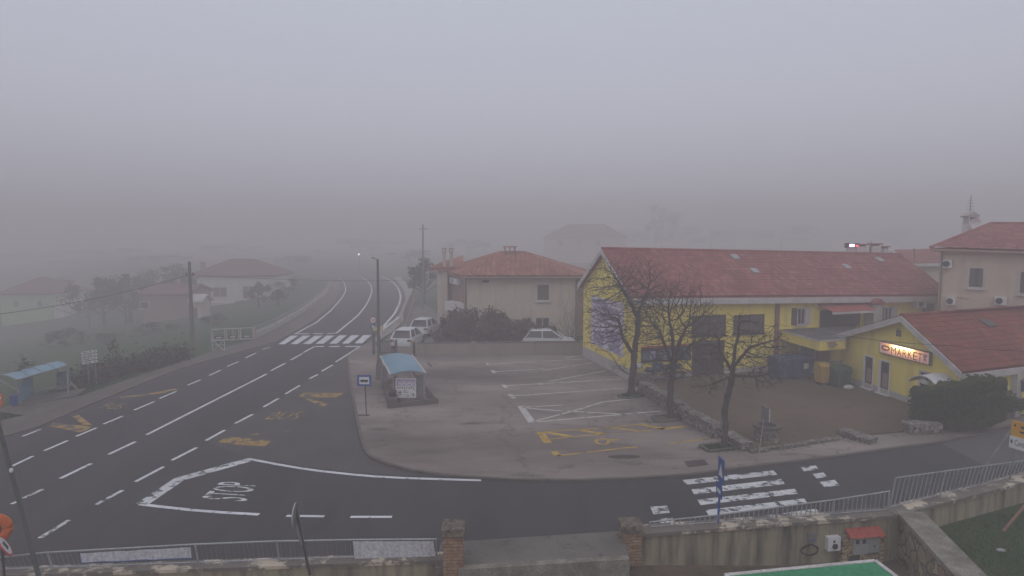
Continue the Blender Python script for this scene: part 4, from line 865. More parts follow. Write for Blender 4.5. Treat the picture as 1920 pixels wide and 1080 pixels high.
def gate():
    a, b = G(712, 665, .0), G(743, 665, 0); t = thing('iron_gate', 'dark iron bar gate at the driveway left of the parked cars', 'gate', (a + b) / 2); q = MB()
    for z in (.15, .95): MB().tube([a + V((0, 0, z)), b + V((0, 0, z))], .03, 5).build('rail', m_dark, t)
    for i in range(12): p = a.lerp(b, i / 11); MB().tube([p + V((0, 0, .15)), p + V((0, 0, .95))], .018, 4).build('bar', m_dark, t)
    for p in (a, b): MB().box((p.x, p.y, .55), (.14, .14, 1.1)).build('gate_post', m_side, t)
    a, b = G(745, 666, 0), G(772, 667, 0); MB().hexa([a, b, b + V((0, .06, 0)), a + V((0, .06, 0))], [a + V((0, 0, .66)), b + V((0, 0, .66)), b + V((0, .06, .66)), a + V((0, .06, .66))]).build('panel', m_retain, t)
    p = G(775, 667, 0); MB().box((p.x, p.y, .55), (.3, .3, 1.1)).build('pier', m_retain, t)
gate()

# ---------------------------------------------------------------- cars
def car(x, y, rz, label, kind=0):
    t = thing('parked_car', label, 'car', (x, y, 0), 'white cars parked by the cream house', rz); o = V((x, y, 0))
    st = [(-2.0, .70, .38, .62, .70), (-1.95, .80, .30, .86, .78), (-1.5, .87, .24, .92, .84), (-.6, .88, .22, .90, .85), (.5, .88, .22, .88, .85), (1.2, .87, .24, .82, .80), (1.8, .80, .28, .72, .74), (2.0, .68, .36, .58, .64)]
    q = MB(); vs = []
    for (yy, wb, z0, zb, wt) in st: vs += [o + V((a, yy, z)) for a, z in ((-wb + .06, z0), (-wb, z0 + .15), (-wb, zb - .14), (-wt, zb), (wt, zb), (wb, zb - .14), (wb, z0 + .15), (wb - .06, z0))]
    fs = [(i * 8 + k, i * 8 + (k + 1) % 8, (i + 1) * 8 + (k + 1) % 8, (i + 1) * 8 + k) for i in range(7) for k in range(8)] + [tuple(range(8)), tuple(range(56, 64))[::-1]]
    q.add(vs, fs); body = q.build('body', m_car, t, smooth=False)
    g = [(-1.82, .74, .88, .88), (-1.35, .76, .56, 1.40), (.25, .76, .56, 1.42), (1.15, .74, .82, .86)]   # cabin stations: y, half width bottom, half width top, z
    lo = [o + V((a * w_, yy, .80)) for (yy, w_, _, _) in (g[0], g[3]) for a in (-1, 1)]
    b4 = [o + V((-.78, -1.84, .80)), o + V((.78, -1.84, .80)), o + V((.74, 1.2, .78)), o + V((-.74, 1.2, .78))]; t4 = [o + V((-.60, -1.42, 1.39)), o + V((.60, -1.42, 1.39)), o + V((.58, .25, 1.41)), o + V((-.58, .25, 1.41))]
    MB().hexa(b4, t4).build('glass', m_glass, t)
    MB().hexa([p + V((0, 0, .003)) for p in t4], [o + V((-.52, -1.3, 1.47)), o + V((.52, -1.3, 1.47)), o + V((.5, .1, 1.48)), o + V((-.5, .1, 1.48))]).build('roof', m_car, t)
    for i in range(4): MB().tube([b4[i], t4[i]], .055, 5).build('pillar', m_car, t)
    for sx in (-1, 1): MB().tube([o + V((sx * .775, -.5, .82)), o + V((sx * .60, -.5, 1.39))], .05, 4).build('side_pillar', m_car, t)
    for sx in (-1, 1):
        for yy in (-1.25, 1.3):
            w_ = MB().tube([o + V((sx * .70, yy, .31)), o + V((sx * .885, yy, .31))], .31, 18).build('wheel', m_tyre, t); MB().tube([o + V((sx * .886, yy, .31)), o + V((sx * .90, yy, .31))], .19, 12).build('rim', m_rim, w_)
        MB().box(o + V((sx * .66, -2.0, .74)), (.26, .08, .16)).build('tail_lamp', m_tail, t)
        MB().box(o + V((sx * .62, 1.93, .60)), (.3, .14, .12)).build('headlight', m_glass, t)
        MB().box(o + V((sx * .93, .75, .90)), (.16, .1, .11)).build('wing_mirror', m_car, t)
    MB().box(o + V((0, -2.06, .45)), (1.5, .14, .2)).build('rear_bumper', m_car, t)
    MB().box(o + V((0, -2.05, .29)), (1.3, .1, .1)).build('lower_bumper', m_dark, t)
    MB().box(o + V((0, -2.035, .63)), (.5, .02, .11)).build('number_plate', m_swhite, t)
    MB().box(o + V((0, -1.46, 1.44)), (1.05, .22, .04)).build('roof_spoiler', m_car, t)
    return t
p = G(757, 655); car(p.x + .1, p.y + 1.5, -.13, 'white hatchback parked just behind the iron gate')
p = D(794, 634, 53.5); car(p.x, 55, -.2, 'white car parked behind the first one beside the dark bush')
p = D(1037, 640, 47.6); car(p.x - .3, 47.9, -PI / 2 - .05, 'white car parked sideways behind the concrete wall beside the yellow hall')

# ---------------------------------------------------------------- houses and sheds in the fog on the left
def simple_house(name, label, A, B, depth, zb, ze, zr, mat, tile, hip=True, skew=0.0, cat='house'):
    A, B = V((A.x, A.y, 0)), V((B.x, B.y, 0)); e = (B - A).normalized(); n = V((-e.y, e.x, 0)); t = thing(name, label, cat, A)
    q = MB(); block(q, [A, B, B + n * depth, A + n * depth], zb, ze); q.build('wall', mat, t); o = .4
    P = [A - e * o - n * o, B + e * o - n * o, B + e * o + n * (depth + o), A - e * o + n * (depth + o)]; P = [V((p.x, p.y, ze)) for p in P]
    k = depth / 2 if hip else 0; r0, r1 = A + e * min(k, (B - A).length * .42) + n * depth / 2, B - e * min(k, (B - A).length * .42) + n * depth / 2
    if not hip: r0, r1 = r0 - e * o, r1 + e * o
    r0, r1 = V((r0.x, r0.y, zr)), V((r1.x, r1.y, zr))
    if hip: rf = hip_roof(t, P[0], P[1], P[2], P[3], r0, r1, tile, .3, .42, 2)
    else:
        q = MB(); u = V((0, 0, .05)); roof_panel(q, P[0] + u, P[1] + u, r0 + u, r1 + u, .3, .42, ns=2); roof_panel(q, P[2] + u, P[3] + u, r1 + u, r0 + u, .3, .42, ns=2); deck(q, P[0], P[1], r0, r1); deck(q, P[3], P[2], r0, r1); rf = q.build('roof', tile, t)
        q = MB(); q.add([V((A.x, A.y, ze - .02)), V(((A + n * depth).x, (A + n * depth).y, ze - .02)), r0 + e * o + V((0, 0, -.1))], [(0, 1, 2)]); q.add([V((B.x, B.y, ze - .02)), V(((B + n * depth).x, (B + n * depth).y, ze - .02)), r1 - e * o + V((0, 0, -.1))], [(0, 1, 2)]); q.build('gable', mat, t)
    return t, Wall(A, B), rf
A = GT(362, 576); B = D(512, 590, A.y); t, w_, rf = simple_house('villa', 'white house with dull red hipped roof behind the leaning pole, in fog', A, B, 9, A.z - .5, D(430, 517, A.y).z, D(430, 487, A.y + 4.5).z, m_whitew, m_tilehaze)
window(w_, w_.rect(399, 538, 426, 557), t, m_trim, m_shut, .1, 1, sill=True); window(w_, w_.rect(455, 536, 478, 560), t, m_trim, m_shut, .1, 1)
q = MB(); w_.box(q, 0, w_.len * .8, A.z - .5, A.z + .9, .0, 1.3); q.build('terrace', m_whitew, t)
p = D(380, 497, A.y + 3); q = MB(); q.box((p.x, p.y, p.z - .3), (.6, .6, 1.3)); ch = q.build('chimney', m_brownw, rf); MB().box((p.x, p.y, p.z + .42), (.8, .8, .12)).build('chimney_cap', m_tile, ch)
A = GT(268, 607); B = D(352, 590, A.y); t, w_, rf = simple_house('outbuilding', 'low shed with shallow brown roof left of the leaning pole, in fog', A, B, 7, A.z - .5, D(310, 552, A.y).z, D(310, 534, A.y + 3).z, m_brownw, m_tilehaze, False); window(w_, w_.rect(262, 565, 280, 580), t, m_trim, m_glass, .1, 0)
A = GT(362, 598); B = D(377, 590, A.y); t, w_, rf = simple_house('shed', 'tiny pale shed with white sloping verge right beside the leaning pole', A, B, 2.6, A.z - .5, D(368, 566, A.y).z, D(368, 552, A.y + 1.3).z, m_cream, m_trim, False, cat='shed')
q = MB(); w_.box(q, .12, .6, A.z, A.z + 1.5, 0, .03); q.build('door', m_shut, t)
A = GT(4, 612); B = D(97, 590, A.y); t, w_, rf = simple_house('green_house', 'lime green house with red roof fading into fog at far left', A, B, 9, A.z - .5, D(50, 551, A.y).z, D(50, 521, A.y + 4.5).z, m_greenw, m_tilehaze)
for r in ((70, 563, 80, 576), (25, 563, 36, 576)): window(w_, w_.rect(*r), t, m_trim, m_shut, .08, 0)
q = MB(); b = D(99, 600, A.y + .5); c = D(120, 600, A.y + .5); block(q, [(b.x, b.y), (c.x, c.y), (c.x, c.y + 5), (b.x, b.y + 5)], A.z - .5, D(110, 567, b.y).z); q.build('annex', m_whitew, t)
A, B = D(1020, 470, 212), D(1170, 470, 206); t, w_, rf = simple_house('pink_house', 'pink house almost lost in fog above the hipped roof', A, B, 14, 0, D(1090, 446, 210).z, D(1090, 421, 215).z, m_pinkw, m_tilehaze)
for r in ((1045, 450, 1056, 462), (1080, 450, 1091, 462), (1115, 450, 1126, 462)): window(w_, w_.rect(*r), t, m_trim, m_shut, .1, 0)

# ---------------------------------------------------------------- fences on the left
def fence(name, path, h, label, n_bar, mat, base=.25, panels=None, bw=.02, cat='fence', post_every=1):
    t = thing(name, label, cat, path[0])
    q = MB()
    for a, b in zip(path, path[1:]):
        d = (b - a).normalized(); n = V((-d.y, d.x, 0)) * .1; z = V((0, 0, 1)); q.hexa([a - n - z * .1, b - n - z * .1, b + n - z * .1, a + n - z * .1], [a - n + z * base, b - n + z * base, b + n + z * base, a + n + z * base])
    q.build('footing', m_plinth if base > .3 else m_retain, t)
    r = MB(); k = MB()
    for a, b in zip(path, path[1:]):
        for z in (base + .12, h): r.tube([a + V((0, 0, z)), b + V((0, 0, z))], .03, 4)
        for i in range(1, n_bar): p = a.lerp(b, i / n_bar); k.tube([p + V((0, 0, base + .12)), p + V((0, 0, h))], bw, 4)
    r.build('rail', mat, t); k.build('mesh', mat, t)
    for p in path[::post_every]: MB().box((p.x, p.y, h / 2 + .05), (.13, .13, h + .1)).build('post', m_retain, t)
    return t
def resample(pts, step):
    out = [pts[0]]; acc = 0
    for a, b in zip(pts, pts[1:]):
        L = (b - a).length; n = max(1, round(L / step)); out += [a.lerp(b, i / n) for i in range(1, n + 1)]
    return out
fp = resample(GP([(478, 634), (517, 617), (570, 585), (602, 560), (615, 546), (618, 533)], .02), 4.0)
fence('garden_fence', fp, .95, 'pale garden fence on a low footing along the left side of the bend', 9, m_greybox, .5)
t = thing('white_gate', 'white tubular gate of three panels with dark centre plates near the leaning pole', 'gate', G(397, 643))
g0, g1 = G(397, 641), G(476, 637)
for i in range(3):
    a, b = g0.lerp(g1, i / 3 + .02), g0.lerp(g1, (i + 1) / 3 - .02); q = MB(); zz = lambda z: V((0, 0, z))
    q.tube([a + zz(.1), b + zz(.1), b + zz(1.0), a + zz(1.0), a + zz(.1)], .05, 4); pn = q.build('gate_panel', m_trim, t)
    q = MB(); c, d = a.lerp(b, .16), a.lerp(b, .84); q.hexa([c + zz(.18), d + zz(.18), d + V((0, .03, .18)), c + V((0, .03, .18))], [c + zz(.46), d + zz(.46), d + V((0, .03, .46)), c + V((0, .03, .46))]); q.build('plate', m_dark, pn)
    q = MB(); c, d = a.lerp(b, .28), a.lerp(b, .72); q.hexa([c + V((0, -.02, .28)), d + V((0, -.02, .28)), d + V((0, -.004, .28)), c + V((0, -.004, .28))], [c + V((0, -.02, .36)), d + V((0, -.02, .36)), d + V((0, -.004, .36)), c + V((0, -.004, .36))]); q.build('stripe', m_swhite, pn)
for f in (0, .5, 1): p = g0.lerp(g1, f); MB().box((p.x, p.y + .1, .5), (.2, .2, 1.0)).build('gate_post', m_retain, t)
c = G(410, 657, .05); q = MB()
for a, b in (((-.4, 0), (.4, .75)), ((.4, 0), (-.4, .75)), ((-.45, 0), (-.45, .8)), ((.45, 0), (.45, .8)), ((-.45, .8), (.45, .8)), ((-.45, .4), (.45, .4))): q.tube([c + V((a[0], 0, a[1])), c + V((b[0], 0, b[1]))], .028, 4)
single('lattice_barrier', q, m_trim, 'small white lattice barrier at the kerb below the white gate', 'barrier')
fp = resample(GP([(757, 618), (766, 588), (777, 560)], 0), 3.0); fence('wire_fence', fp, 1.5, 'thin dark post fence beside the far pavement right of the bend', 6, m_dark, .1)
Z = lambda z: V((0, 0, z))
# ---------------------------------------------------------------- foreground wall, railings and gate pillars
def wall_strip(t, path, th, z0, z1, name, mat, off=0.0, seg=None):
    q = MB()
    for a, b in zip(path, path[1:]):
        d = (b - a).normalized(); n = V((-d.y, d.x, 0)); f, k = n * (th / 2 + off), n * (-th / 2 + off)
        q.hexa([a + k + Z(z0), b + k + Z(z0), b + f + Z(z0), a + f + Z(z0)], [a + k + Z(z1), b + k + Z(z1), b + f + Z(z1), a + f + Z(z1)])
    return q.build(name, mat, t)
t = thing('low_wall', 'low wall with peeling coping under the left railing', 'wall', LW0); WL = t
wall_strip(t, [LW0, LW1], .34, -1.3, .05, 'wall_body', m_stain); wall_strip(t, [LW0, LW1], .44, .053, .14, 'coping', m_coping)
t = thing('retaining_wall', 'stained retaining wall with peeling coping under the right railings', 'wall', RW[0])
wall_strip(t, RW, .40, -1.4, .16, 'wall_body', m_stain); wall_strip(t, RW, .56, .163, .26, 'coping', m_coping, -.04)
def pillar(c, sx, sy, z0, z1, rz, label):
    t = thing('gate_pillar', label, 'pillar', (c[0], c[1], z0)); MB().box((c[0], c[1], (z0 + z1) / 2), (sx, sy, z1 - z0), rz).build('shaft', m_brick, t)
    q = MB(); z = z1 + .003; rg = random.Random(int(c[0] * 10)); q.hexa([V((c[0] + a * sx * .62, c[1] + b * sy * .62, z)) for a, b in ((-1, -1), (1, -1), (1, 1), (-1, 1))], [V((c[0] + a * sx * .58 + rg.uniform(-.02, .02), c[1] + b * sy * .58, z + .2 + rg.uniform(-.02, .02))) for a, b in ((-1, -1), (1, -1), (1, 1), (-1, 1))]); q.build('cap', m_lichen, t)
pillar((-1.5, 15.7), .50, .5, -.9, .92, .05, 'left brick gate pillar with lichen covered cap, standing beside the grey cloth')
pillar((3.28, 17.05), .50, .5, -.6, .36, .14, 'right brick gate pillar with lichen covered cap, at the end of the stained wall')
def railing(name, label, base, top, mat, bars, posts, bw=.012, gapz=.06):
    """base, top: matching polylines of points on the foot and the hand rail"""
    t = thing(name, label, 'railing', base[0]); r = MB(); r.tube(top, .024, 6); r.build('hand_rail', mat, t)
    r = MB(); r.tube([p + Z(gapz) for p in base], .016, 5); r.build('bottom_rail', mat, t)
    def at(P, f):
        Ls = [(b - a).length for a, b in zip(P, P[1:])]; s = f * sum(Ls)
        for (a, b), L in zip(zip(P, P[1:]), Ls):
            if s <= L + 1e-6: return a.lerp(b, s / L)
            s -= L
        return P[-1]
    r = MB()
    for i in range(1, bars):
        f = i / bars; (r if bars > 100 else MB()).tube([at(base, f) + Z(gapz), at(top, f)], bw, 4)
        if bars <= 100: MB().tube([at(base, f) + Z(gapz), at(top, f)], bw, 4).build('bar', mat, t)
    if bars > 100: r.build('wire_mesh', mat, t)
    for f in posts: MB().tube([at(base, f), at(top, f) + Z(.01)], .026, 6).build('post', mat, t)
    return t, at
yb = lambda u: None
def lp(u, v):                       # a point in the vertical plane of the left wall
    d = ray(u, v); n = V((-(LW1 - LW0).y, (LW1 - LW0).x, 0)).normalized(); c = V((0, 0, H)); return c + d * ((LW0 - c).dot(n) / d.dot(n))
tops = [lp(u, v) for u, v in ((-90, 1053), (0, 1045), (85, 1036), (215, 1029), (357, 1021), (507, 1015), (660, 1012), (818, 1011))]
bas = [V((p.x + .0 + .012 * (818 - u) / 80, p.y, .142)) for p, u in zip(tops, (-90, 0, 85, 215, 357, 507, 660, 818))]
t, at = railing('railing', 'grey steel mesh railing along the bottom left edge, hung with white cloths', bas, tops, m_steel, 102, (0, .09, .19, .335, .49, .66, .83, 1), .002)
wn = (V((0, -1, 0)))
def cloth(u0, u1, f0, f1, label, folds, hem):
    n, m = 26, 6; q = MB(); vs = []; rg = random.Random(int(u0))
    for j in range(m + 1):
        for i in range(n + 1):
            f = i / n; u = u0 + (u1 - u0) * f; g = f0 + (f1 - f0) * j / m
            # rail line
            tp = lp(u, 1021 + (357 - u) * .057 if u < 357 else 1021 - (u - 357) * .03 if u < 660 else 1012); bt = V((tp.x + .05, tp.y, .142)); p = tp.lerp(bt, g); p.y -= .045 + .012 * math.sin(f * folds * 2 * PI + j * .2) + .006 * math.sin(f * 31)
            vs.append(p)
    W_ = n + 1
    q.add(vs, [(j * W_ + i, j * W_ + i + 1, (j + 1) * W_ + i + 1, (j + 1) * W_ + i) for j in range(m) for i in range(n)])
    q.add([v + V((0, .006, 0)) for v in vs], [(j * W_ + i, j * W_ + i + 1, (j + 1) * W_ + i + 1, (j + 1) * W_ + i) for j in range(m) for i in range(n)])
    t = thing('banner', label, 'banner', vs[0]); q.build('cloth', m_cloth, t, smooth=True)
    if hem: h = MB(); h.tube([v + V((0, -.004, -.004)) for v in vs[m * W_:]], .011, 4); h.tube([vs[j * W_] + V((-.005, 0, 0)) for j in range(m + 1)], .011, 4); h.build('hem', m_sblue, t)
cloth(152, 358, .10, .62, 'long plain white banner with dark blue hem on the left railing', 3, True)
cloth(662, 813, .04, .96, 'white pleated cloth tied to the railing next to the brick pillar', 13, False)
def rp(u, v):                       # a point in the vertical plane(s) of the right wall
    best = None
    for a, b in zip(RW, RW[1:]):
        d = ray(u, v); e = (b - a).normalized(); n = V((-e.y, e.x, 0)); c = V((0, 0, H)); p = c + d * ((a - c).dot(n) / d.dot(n)); s = (p - a).dot(e)
        if -.5 <= s <= (b - a).length + .02 or b is RW[-1]: return p
tp = [rp(u, v) for u, v in ((1219, 979), (1342, 966), (1450, 952), (1565, 937), (1668, 921))]; bs = [V((p.x - .03, p.y, .262)) for p in tp]
railing('railing', 'low galvanised bar railing on the stained wall in front of the worn zebra crossing', bs, tp, m_steel, 50, (0, .27, .515, .755, 1), .014, .03)
tp = [rp(u, v) for u, v in ((1680, 896), (1775, 883), (1850, 873), (1911, 865), (1990, 852))]; bs = [V((p.x - .15, p.y, .262)) for p in tp]
railing('railing', 'taller galvanised bar railing further right on the wall, ending at the yellow direction sign', bs, tp, m_steel, 42, (0, .26, .5, .76, 1), .016, .05)
# fittings on the stained wall
RWs = Wall(RW[0], RW[1]); fo = .205
def fit(name, r, mat, label, cat, d=.1, part='body'):
    rr = RWs.rect(*r); t = thing(name, label, cat, RWs.pt((rr[0] + rr[1]) / 2, rr[2], fo)); q = MB(); RWs.box(q, rr[0], rr[1], rr[2], rr[3], fo, fo + d); q.build(part, mat, t); return t, rr
t, rr = fit('wall_charger', (1538, 997, 1561, 1022), m_swhite, 'white wall charger with dark round socket on the stained wall', 'charger', .16)
q = MB(); cx, cz = (rr[0] * .45 + rr[1] * .55), rr[2] * .66 + rr[3] * .34; q.prism([RWs.pt(cx + .085 * math.cos(i * PI / 8), cz + .085 * math.sin(i * PI / 8), fo + .162) for i in range(16)], RWs.n * .02); q.build('socket', m_sblack, t)
q = MB(); RWs.box(q, cx - .06, cx + .0, cz + .11, cz + .18, fo + .162, fo + .17); q.build('display', m_sblack, t)
q = MB(); RWs.box(q, rr[1] + .03, rr[1] + .17, rr[3] - .12, rr[3] - .03, fo, fo + .12); q.tube([RWs.pt(rr[1], cz, fo + .06), RWs.pt(rr[1] + .1, cz - .12, fo + .1), RWs.pt(rr[1] - .05, cz - .34, fo + .05)], .012, 5); q.build('switch', m_sback, t)
t, rr = fit('info_plate', (1506, 992, 1522, 1010), m_sback, 'small grey plate above the coiled hose on the stained wall', 'plate', .03)
q = MB(); RWs.box(q, rr[0] + .01, rr[1] - .01, rr[2] + .06, rr[2] + .08, fo + .032, fo + .036); q.build('stripe', m_sblue, t)
c = RWs.hit(1509, 1024); t = thing('hose_coil', 'coil of dark hose hanging on the stained wall beside the white charger', 'hose', RWs.pt(c[0], c[1] - .2, fo)); q = MB()
q.tube([RWs.pt(c[0] + (.26 + .02 * math.sin(k * .9)) * math.cos(k * PI / 10), c[1] + (.15 + .012 * math.sin(k * .7)) * math.sin(k * PI / 10), fo + .04 + .012 * math.sin(k * .37)) for k in range(70)], .013, 5, False); q.build('hose', m_tyre, t)
q = MB(); q.tube([RWs.pt(c[0], c[1] + .12, fo), RWs.pt(c[0], c[1] + .15, fo + .12)], .02, 6); q.build('hook', m_steel, t)
t = thing('meter_niche', 'stone clad meter niche with red tile roof and grey boxes on the stained wall', 'meter box', RWs.pt(RWs.hit(1605, 1040)[0], -1, fo))
a0, a1 = RWs.hit(1567, 1020)[0], RWs.hit(1643, 1020)[0]; zt = RWs.hit(1605, 993)[1]; q = MB(); RWs.box(q, a0, a1, -1.2, zt, fo - .02, fo + .1); q.build('cladding', m_brickst, t)
q = MB(); n = 6
for i in range(n):
    x0 = a0 + .12 + (a1 - a0 - .2) * i / n; x1 = x0 + (a1 - a0 - .2) / n; L, K = [], []
    for k in range(7): f = k / 6; x = x0 + (x1 - x0) * f; b = .035 * math.sin(PI * f); L.append(RWs.pt(x, zt - .02 + b, fo + .30)); K.append(RWs.pt(x, zt + .16 + b, fo + .02))
    vs = L + K + [p + Z(-.02) for p in L + K]; q.add(vs, [(k, k + 1, 8 + k, 7 + k) for k in range(6)] + [(14 + k, 15 + k, 22 + k, 21 + k) for k in range(6)] + [(k, k + 1, 15 + k, 14 + k) for k in range(6)])
q.build('tile_roof', m_terr, t)
q = MB(); b0, b1 = RWs.hit(1585, 1012)[0], RWs.hit(1612, 1012)[0]; zb = RWs.hit(1605, 1028)[1]; RWs.box(q, b0, b1, zb, zt - .07, fo + .102, fo + .16); bx = q.build('meter_box', m_greybox, t)
q = MB()
for f in (.25, .7): c = b0 + (b1 - b0) * f; RWs.box(q, c - .05, c + .05, zt - .25, zt - .12, fo + .162, fo + .17)
q.build('meter_glass', m_sblack, bx)
q = MB(); b2 = RWs.hit(1633, 1012)[0]; RWs.box(q, b1 + .015, b2, zb + .03, zt - .07, fo + .102, fo + .15); bx = q.build('meter_box', m_greybox, t); q = MB(); RWs.box(q, (b1 + b2) / 2, (b1 + b2) / 2 + .04, zb + .2, zb + .25, fo + .152, fo + .17); q.build('lock', m_dark, bx)
q = MB(); RWs.box(q, b0 - .1, b0 + .25, zb - .3, zb - .05, fo + .102, fo + .12); q.build('recess_door', m_rust, t)
# boundary wall of rough stone running towards the camera
t = thing('stone_wall', 'rough yellowish stone wall with flat mossy coping between the yard and lawn', 'wall', (11.2, 17, -1)); sw_ = [V((11.85, 18.4, 0)), V((11.5, 16.8, 0)), V((11.15, 15.2, 0)), V((10.7, 13, 0)), V((9.6, 8, 0))]
wall_strip(t, sw_, .62, -1.4, .16, 'wall_body', m_rubble); wall_strip(t, sw_, .76, .164, .275, 'coping', m_copgrey)
# green canopy in the yard
t = thing('green_canopy', 'flat bright green canopy with white border at the bottom edge of the yard', 'canopy', (7.5, 12, -1)); zc = .9
q4 = [G(1640, 1054, zc), G(1368, 1080, zc), V((4.5, 9.5, zc)), V((8.9, 9.6, zc))]; MB().prism(q4, Z(-.05)).build('sheet', m_green, t)
q = MB(); cc = sum(q4, V()) / 4; N = 4
for i in range(4):
    a, b = q4[i], q4[(i + 1) % 4]; d = (b - a).normalized(); n = V((-d.y, d.x, 0)); n = n if n.dot(cc - a) < 0 else -n
    q.hexa([a - n * .0 + Z(-.06), b + Z(-.06), b + n * .10 + d * .08 + Z(-.06), a + n * .10 - d * .08 + Z(-.06)], [a + Z(.02), b + Z(.02), b + n * .10 + d * .08 + Z(.02), a + n * .10 - d * .08 + Z(.02)])
q.build('border', m_trim, t)
for p in q4: MB().tube([V((p.x, p.y, -1.1)), V((p.x, p.y, zc - .065))], .03, 6).build('post', m_steel, t)
p = V((14.0, 17.6, -.55)); q = MB(); q.ell(p + Z(.02), (.13, .09, .04), 8, 5); single('plastic_bag', q, m_greybox, 'crumpled pale plastic bag lying on the lawn beside the stone wall', 'bag')
a, b = V((16.3, 19.55, .05)), V((14.9, 18.7, -.5)); q = MB(); q.tube([a + V((1.5, .95, .05)), a, b], .04, 8); single('red_pipe', q, m_pil, 'red pipe running down the bank behind the taller railing', 'pipe')

# ---------------------------------------------------------------- poles, signs and wires
def pole(mb, base, top, r0, r1, n=8): return mb.tube([base, top], [r0, r1], n)
def pole_thing(name, label, cat, ub, vb, ut, vt, r0, r1, mat, zb=0.0):
    b = G(ub, vb, zb); tp_ = D(ut, vt, b.y); t = thing(name, label, cat, b); pole(MB(), b, tp_, r0, r1).build('pole', mat, t) if False else None
    q = MB(); pole(q, b, tp_, r0, r1); q.build('pole', mat, t); return t, b, tp_
t, b, tp_ = pole_thing('utility_pole', 'weathered wooden utility pole leaning left of the white house', 'utility pole', 362, 655, 355, 491, .17, .11, m_pole); UP = tp_
q = MB()
for s in (-.25, .25): q.tube([tp_ + V((s, 0, -1.0)), tp_ + V((s, 0, -.8))], .05, 6)
q.tube([tp_ + V((-.35, 0, -1.0)), tp_ + V((.35, 0, -1.0))], .03, 4); q.build('insulators', m_dark, t)
t, b, tp_ = pole_thing('street_lamp', 'tall grey street lamp standing beside the blue roofed shelter', 'street lamp', 711, 712, 708, 486, .13, .06, m_pole, LOTZ); LP = tp_
q = MB(); q.tube([tp_ + Z(-.05), tp_ + V((-.2, .35, .02)), tp_ + V((-.5, 1.2, .03))], .022, 6); q.build('arm', m_pole, t)
q = MB(); q.box(tp_ + V((-.58, 1.45, .03)), (.14, .5, .07), .25); q.build('lamp_head', m_sback, t)
MB().tube([b, b + Z(1.0)], [.2, .17], 8).build('base', m_pole, t)
bb = D(793, 566, 74); tt = D(793, 421, 74); t = thing('utility_pole', 'slim tall pole fading into fog left of the twin chimneys', 'utility pole', (bb.x, 74, 0)); MB().tube([V((bb.x, 74, 0)), tt], [.12, .08], 6).build('pole', m_pole, t); MB().tube([tt + V((-.5, 0, -.5)), tt + V((.5, 0, -.5))], .05, 4).build('crossarm', m_pole, t); FP_ = tt
p = D(673, 477, 150); t = thing('street_lamp', 'distant lit street lamp, a white dot in the fog above the bend', 'street lamp', (p.x, 150, 0)); MB().tube([V((p.x, 150, 0)), p], [.12, .07], 6).build('pole', m_pole, t); MB().ell(p + V((0, -.3, 0)), (.16, .16, .12), 8, 6).build('lamp_head', emit('far_lamp_glow', (1, .97, .92), 12), t)
b = V((-11.35, 15.05, -1.2)); b = lp(97, 1078); b = V((b.x, b.y - .25, -.6)); tp_ = D(-12, 760, b.y); tp2 = b + (tp_ - b) * 1.9
t = thing('lamp_post', 'dark slim leaning post crossing the left edge in front of the road', 'post', b); MB().tube([b, tp2], [.055, .035], 8).build('pole', m_slim, t)
p = D(21, 882, b.y - .1); MB().ell(p, (.04, .05, .06), 8, 6).build('fitting', m_swhite, t)
def wire(name, pts, sag, label, r=.018):
    q = MB()
    for a, b in zip(pts, pts[1:]): q.tube([a.lerp(b, i / 24) + Z(-sag * 4 * (i / 24) * (1 - i / 24)) for i in range(25)], r, 4, False)
    single(name, q, m_sblack, label, 'cable')
wire('overhead_cable', [D(-60, 596, 36), UP + Z(-.95)], .35, 'overhead cable sagging from the left edge to the leaning wooden pole', .02)
wire('overhead_cable', [UP + Z(-.95), D(800, 524, 57)], .25, 'thin cable crossing the road from wooden pole to the cream house', .014)
wire('overhead_cable', [D(1455, 607, 38.5), D(1600, 632, 34), D(1780, 648, 27), D(1985, 660, 24)], .06, 'dark cable passing in front of the market sign', .013)
wire('overhead_cable', [D(1795, 557, 39.2), D(1985, 586, 37)], .1, 'dark cable running along the beige house under its windows', .016)
def disc(c, n, r, th=.02, N=24):
    n = n.normalized(); a = n.orthogonal().normalized() if abs(n.z) > .9 else V((-n.y, n.x, 0)).normalized(); b = n.cross(a)
    return [c + a * r * math.cos(2 * PI * i / N) + b * r * math.sin(2 * PI * i / N) for i in range(N)], n * th
def plate(c, nx, w_, h_, mat, t, name='plate', th=.02, up=None):
    """rectangular plate centred at c, width direction nx"""
    nx = nx.normalized(); up = up or V((0, 0, 1)); q = [c - nx * w_ / 2 - up * h_ / 2, c + nx * w_ / 2 - up * h_ / 2, c + nx * w_ / 2 + up * h_ / 2, c - nx * w_ / 2 + up * h_ / 2]
    n = nx.cross(up); n = n if n.y < 0 else -n; MB_ = MB().prism([p for p in q], -n * th); return q, n, MB_
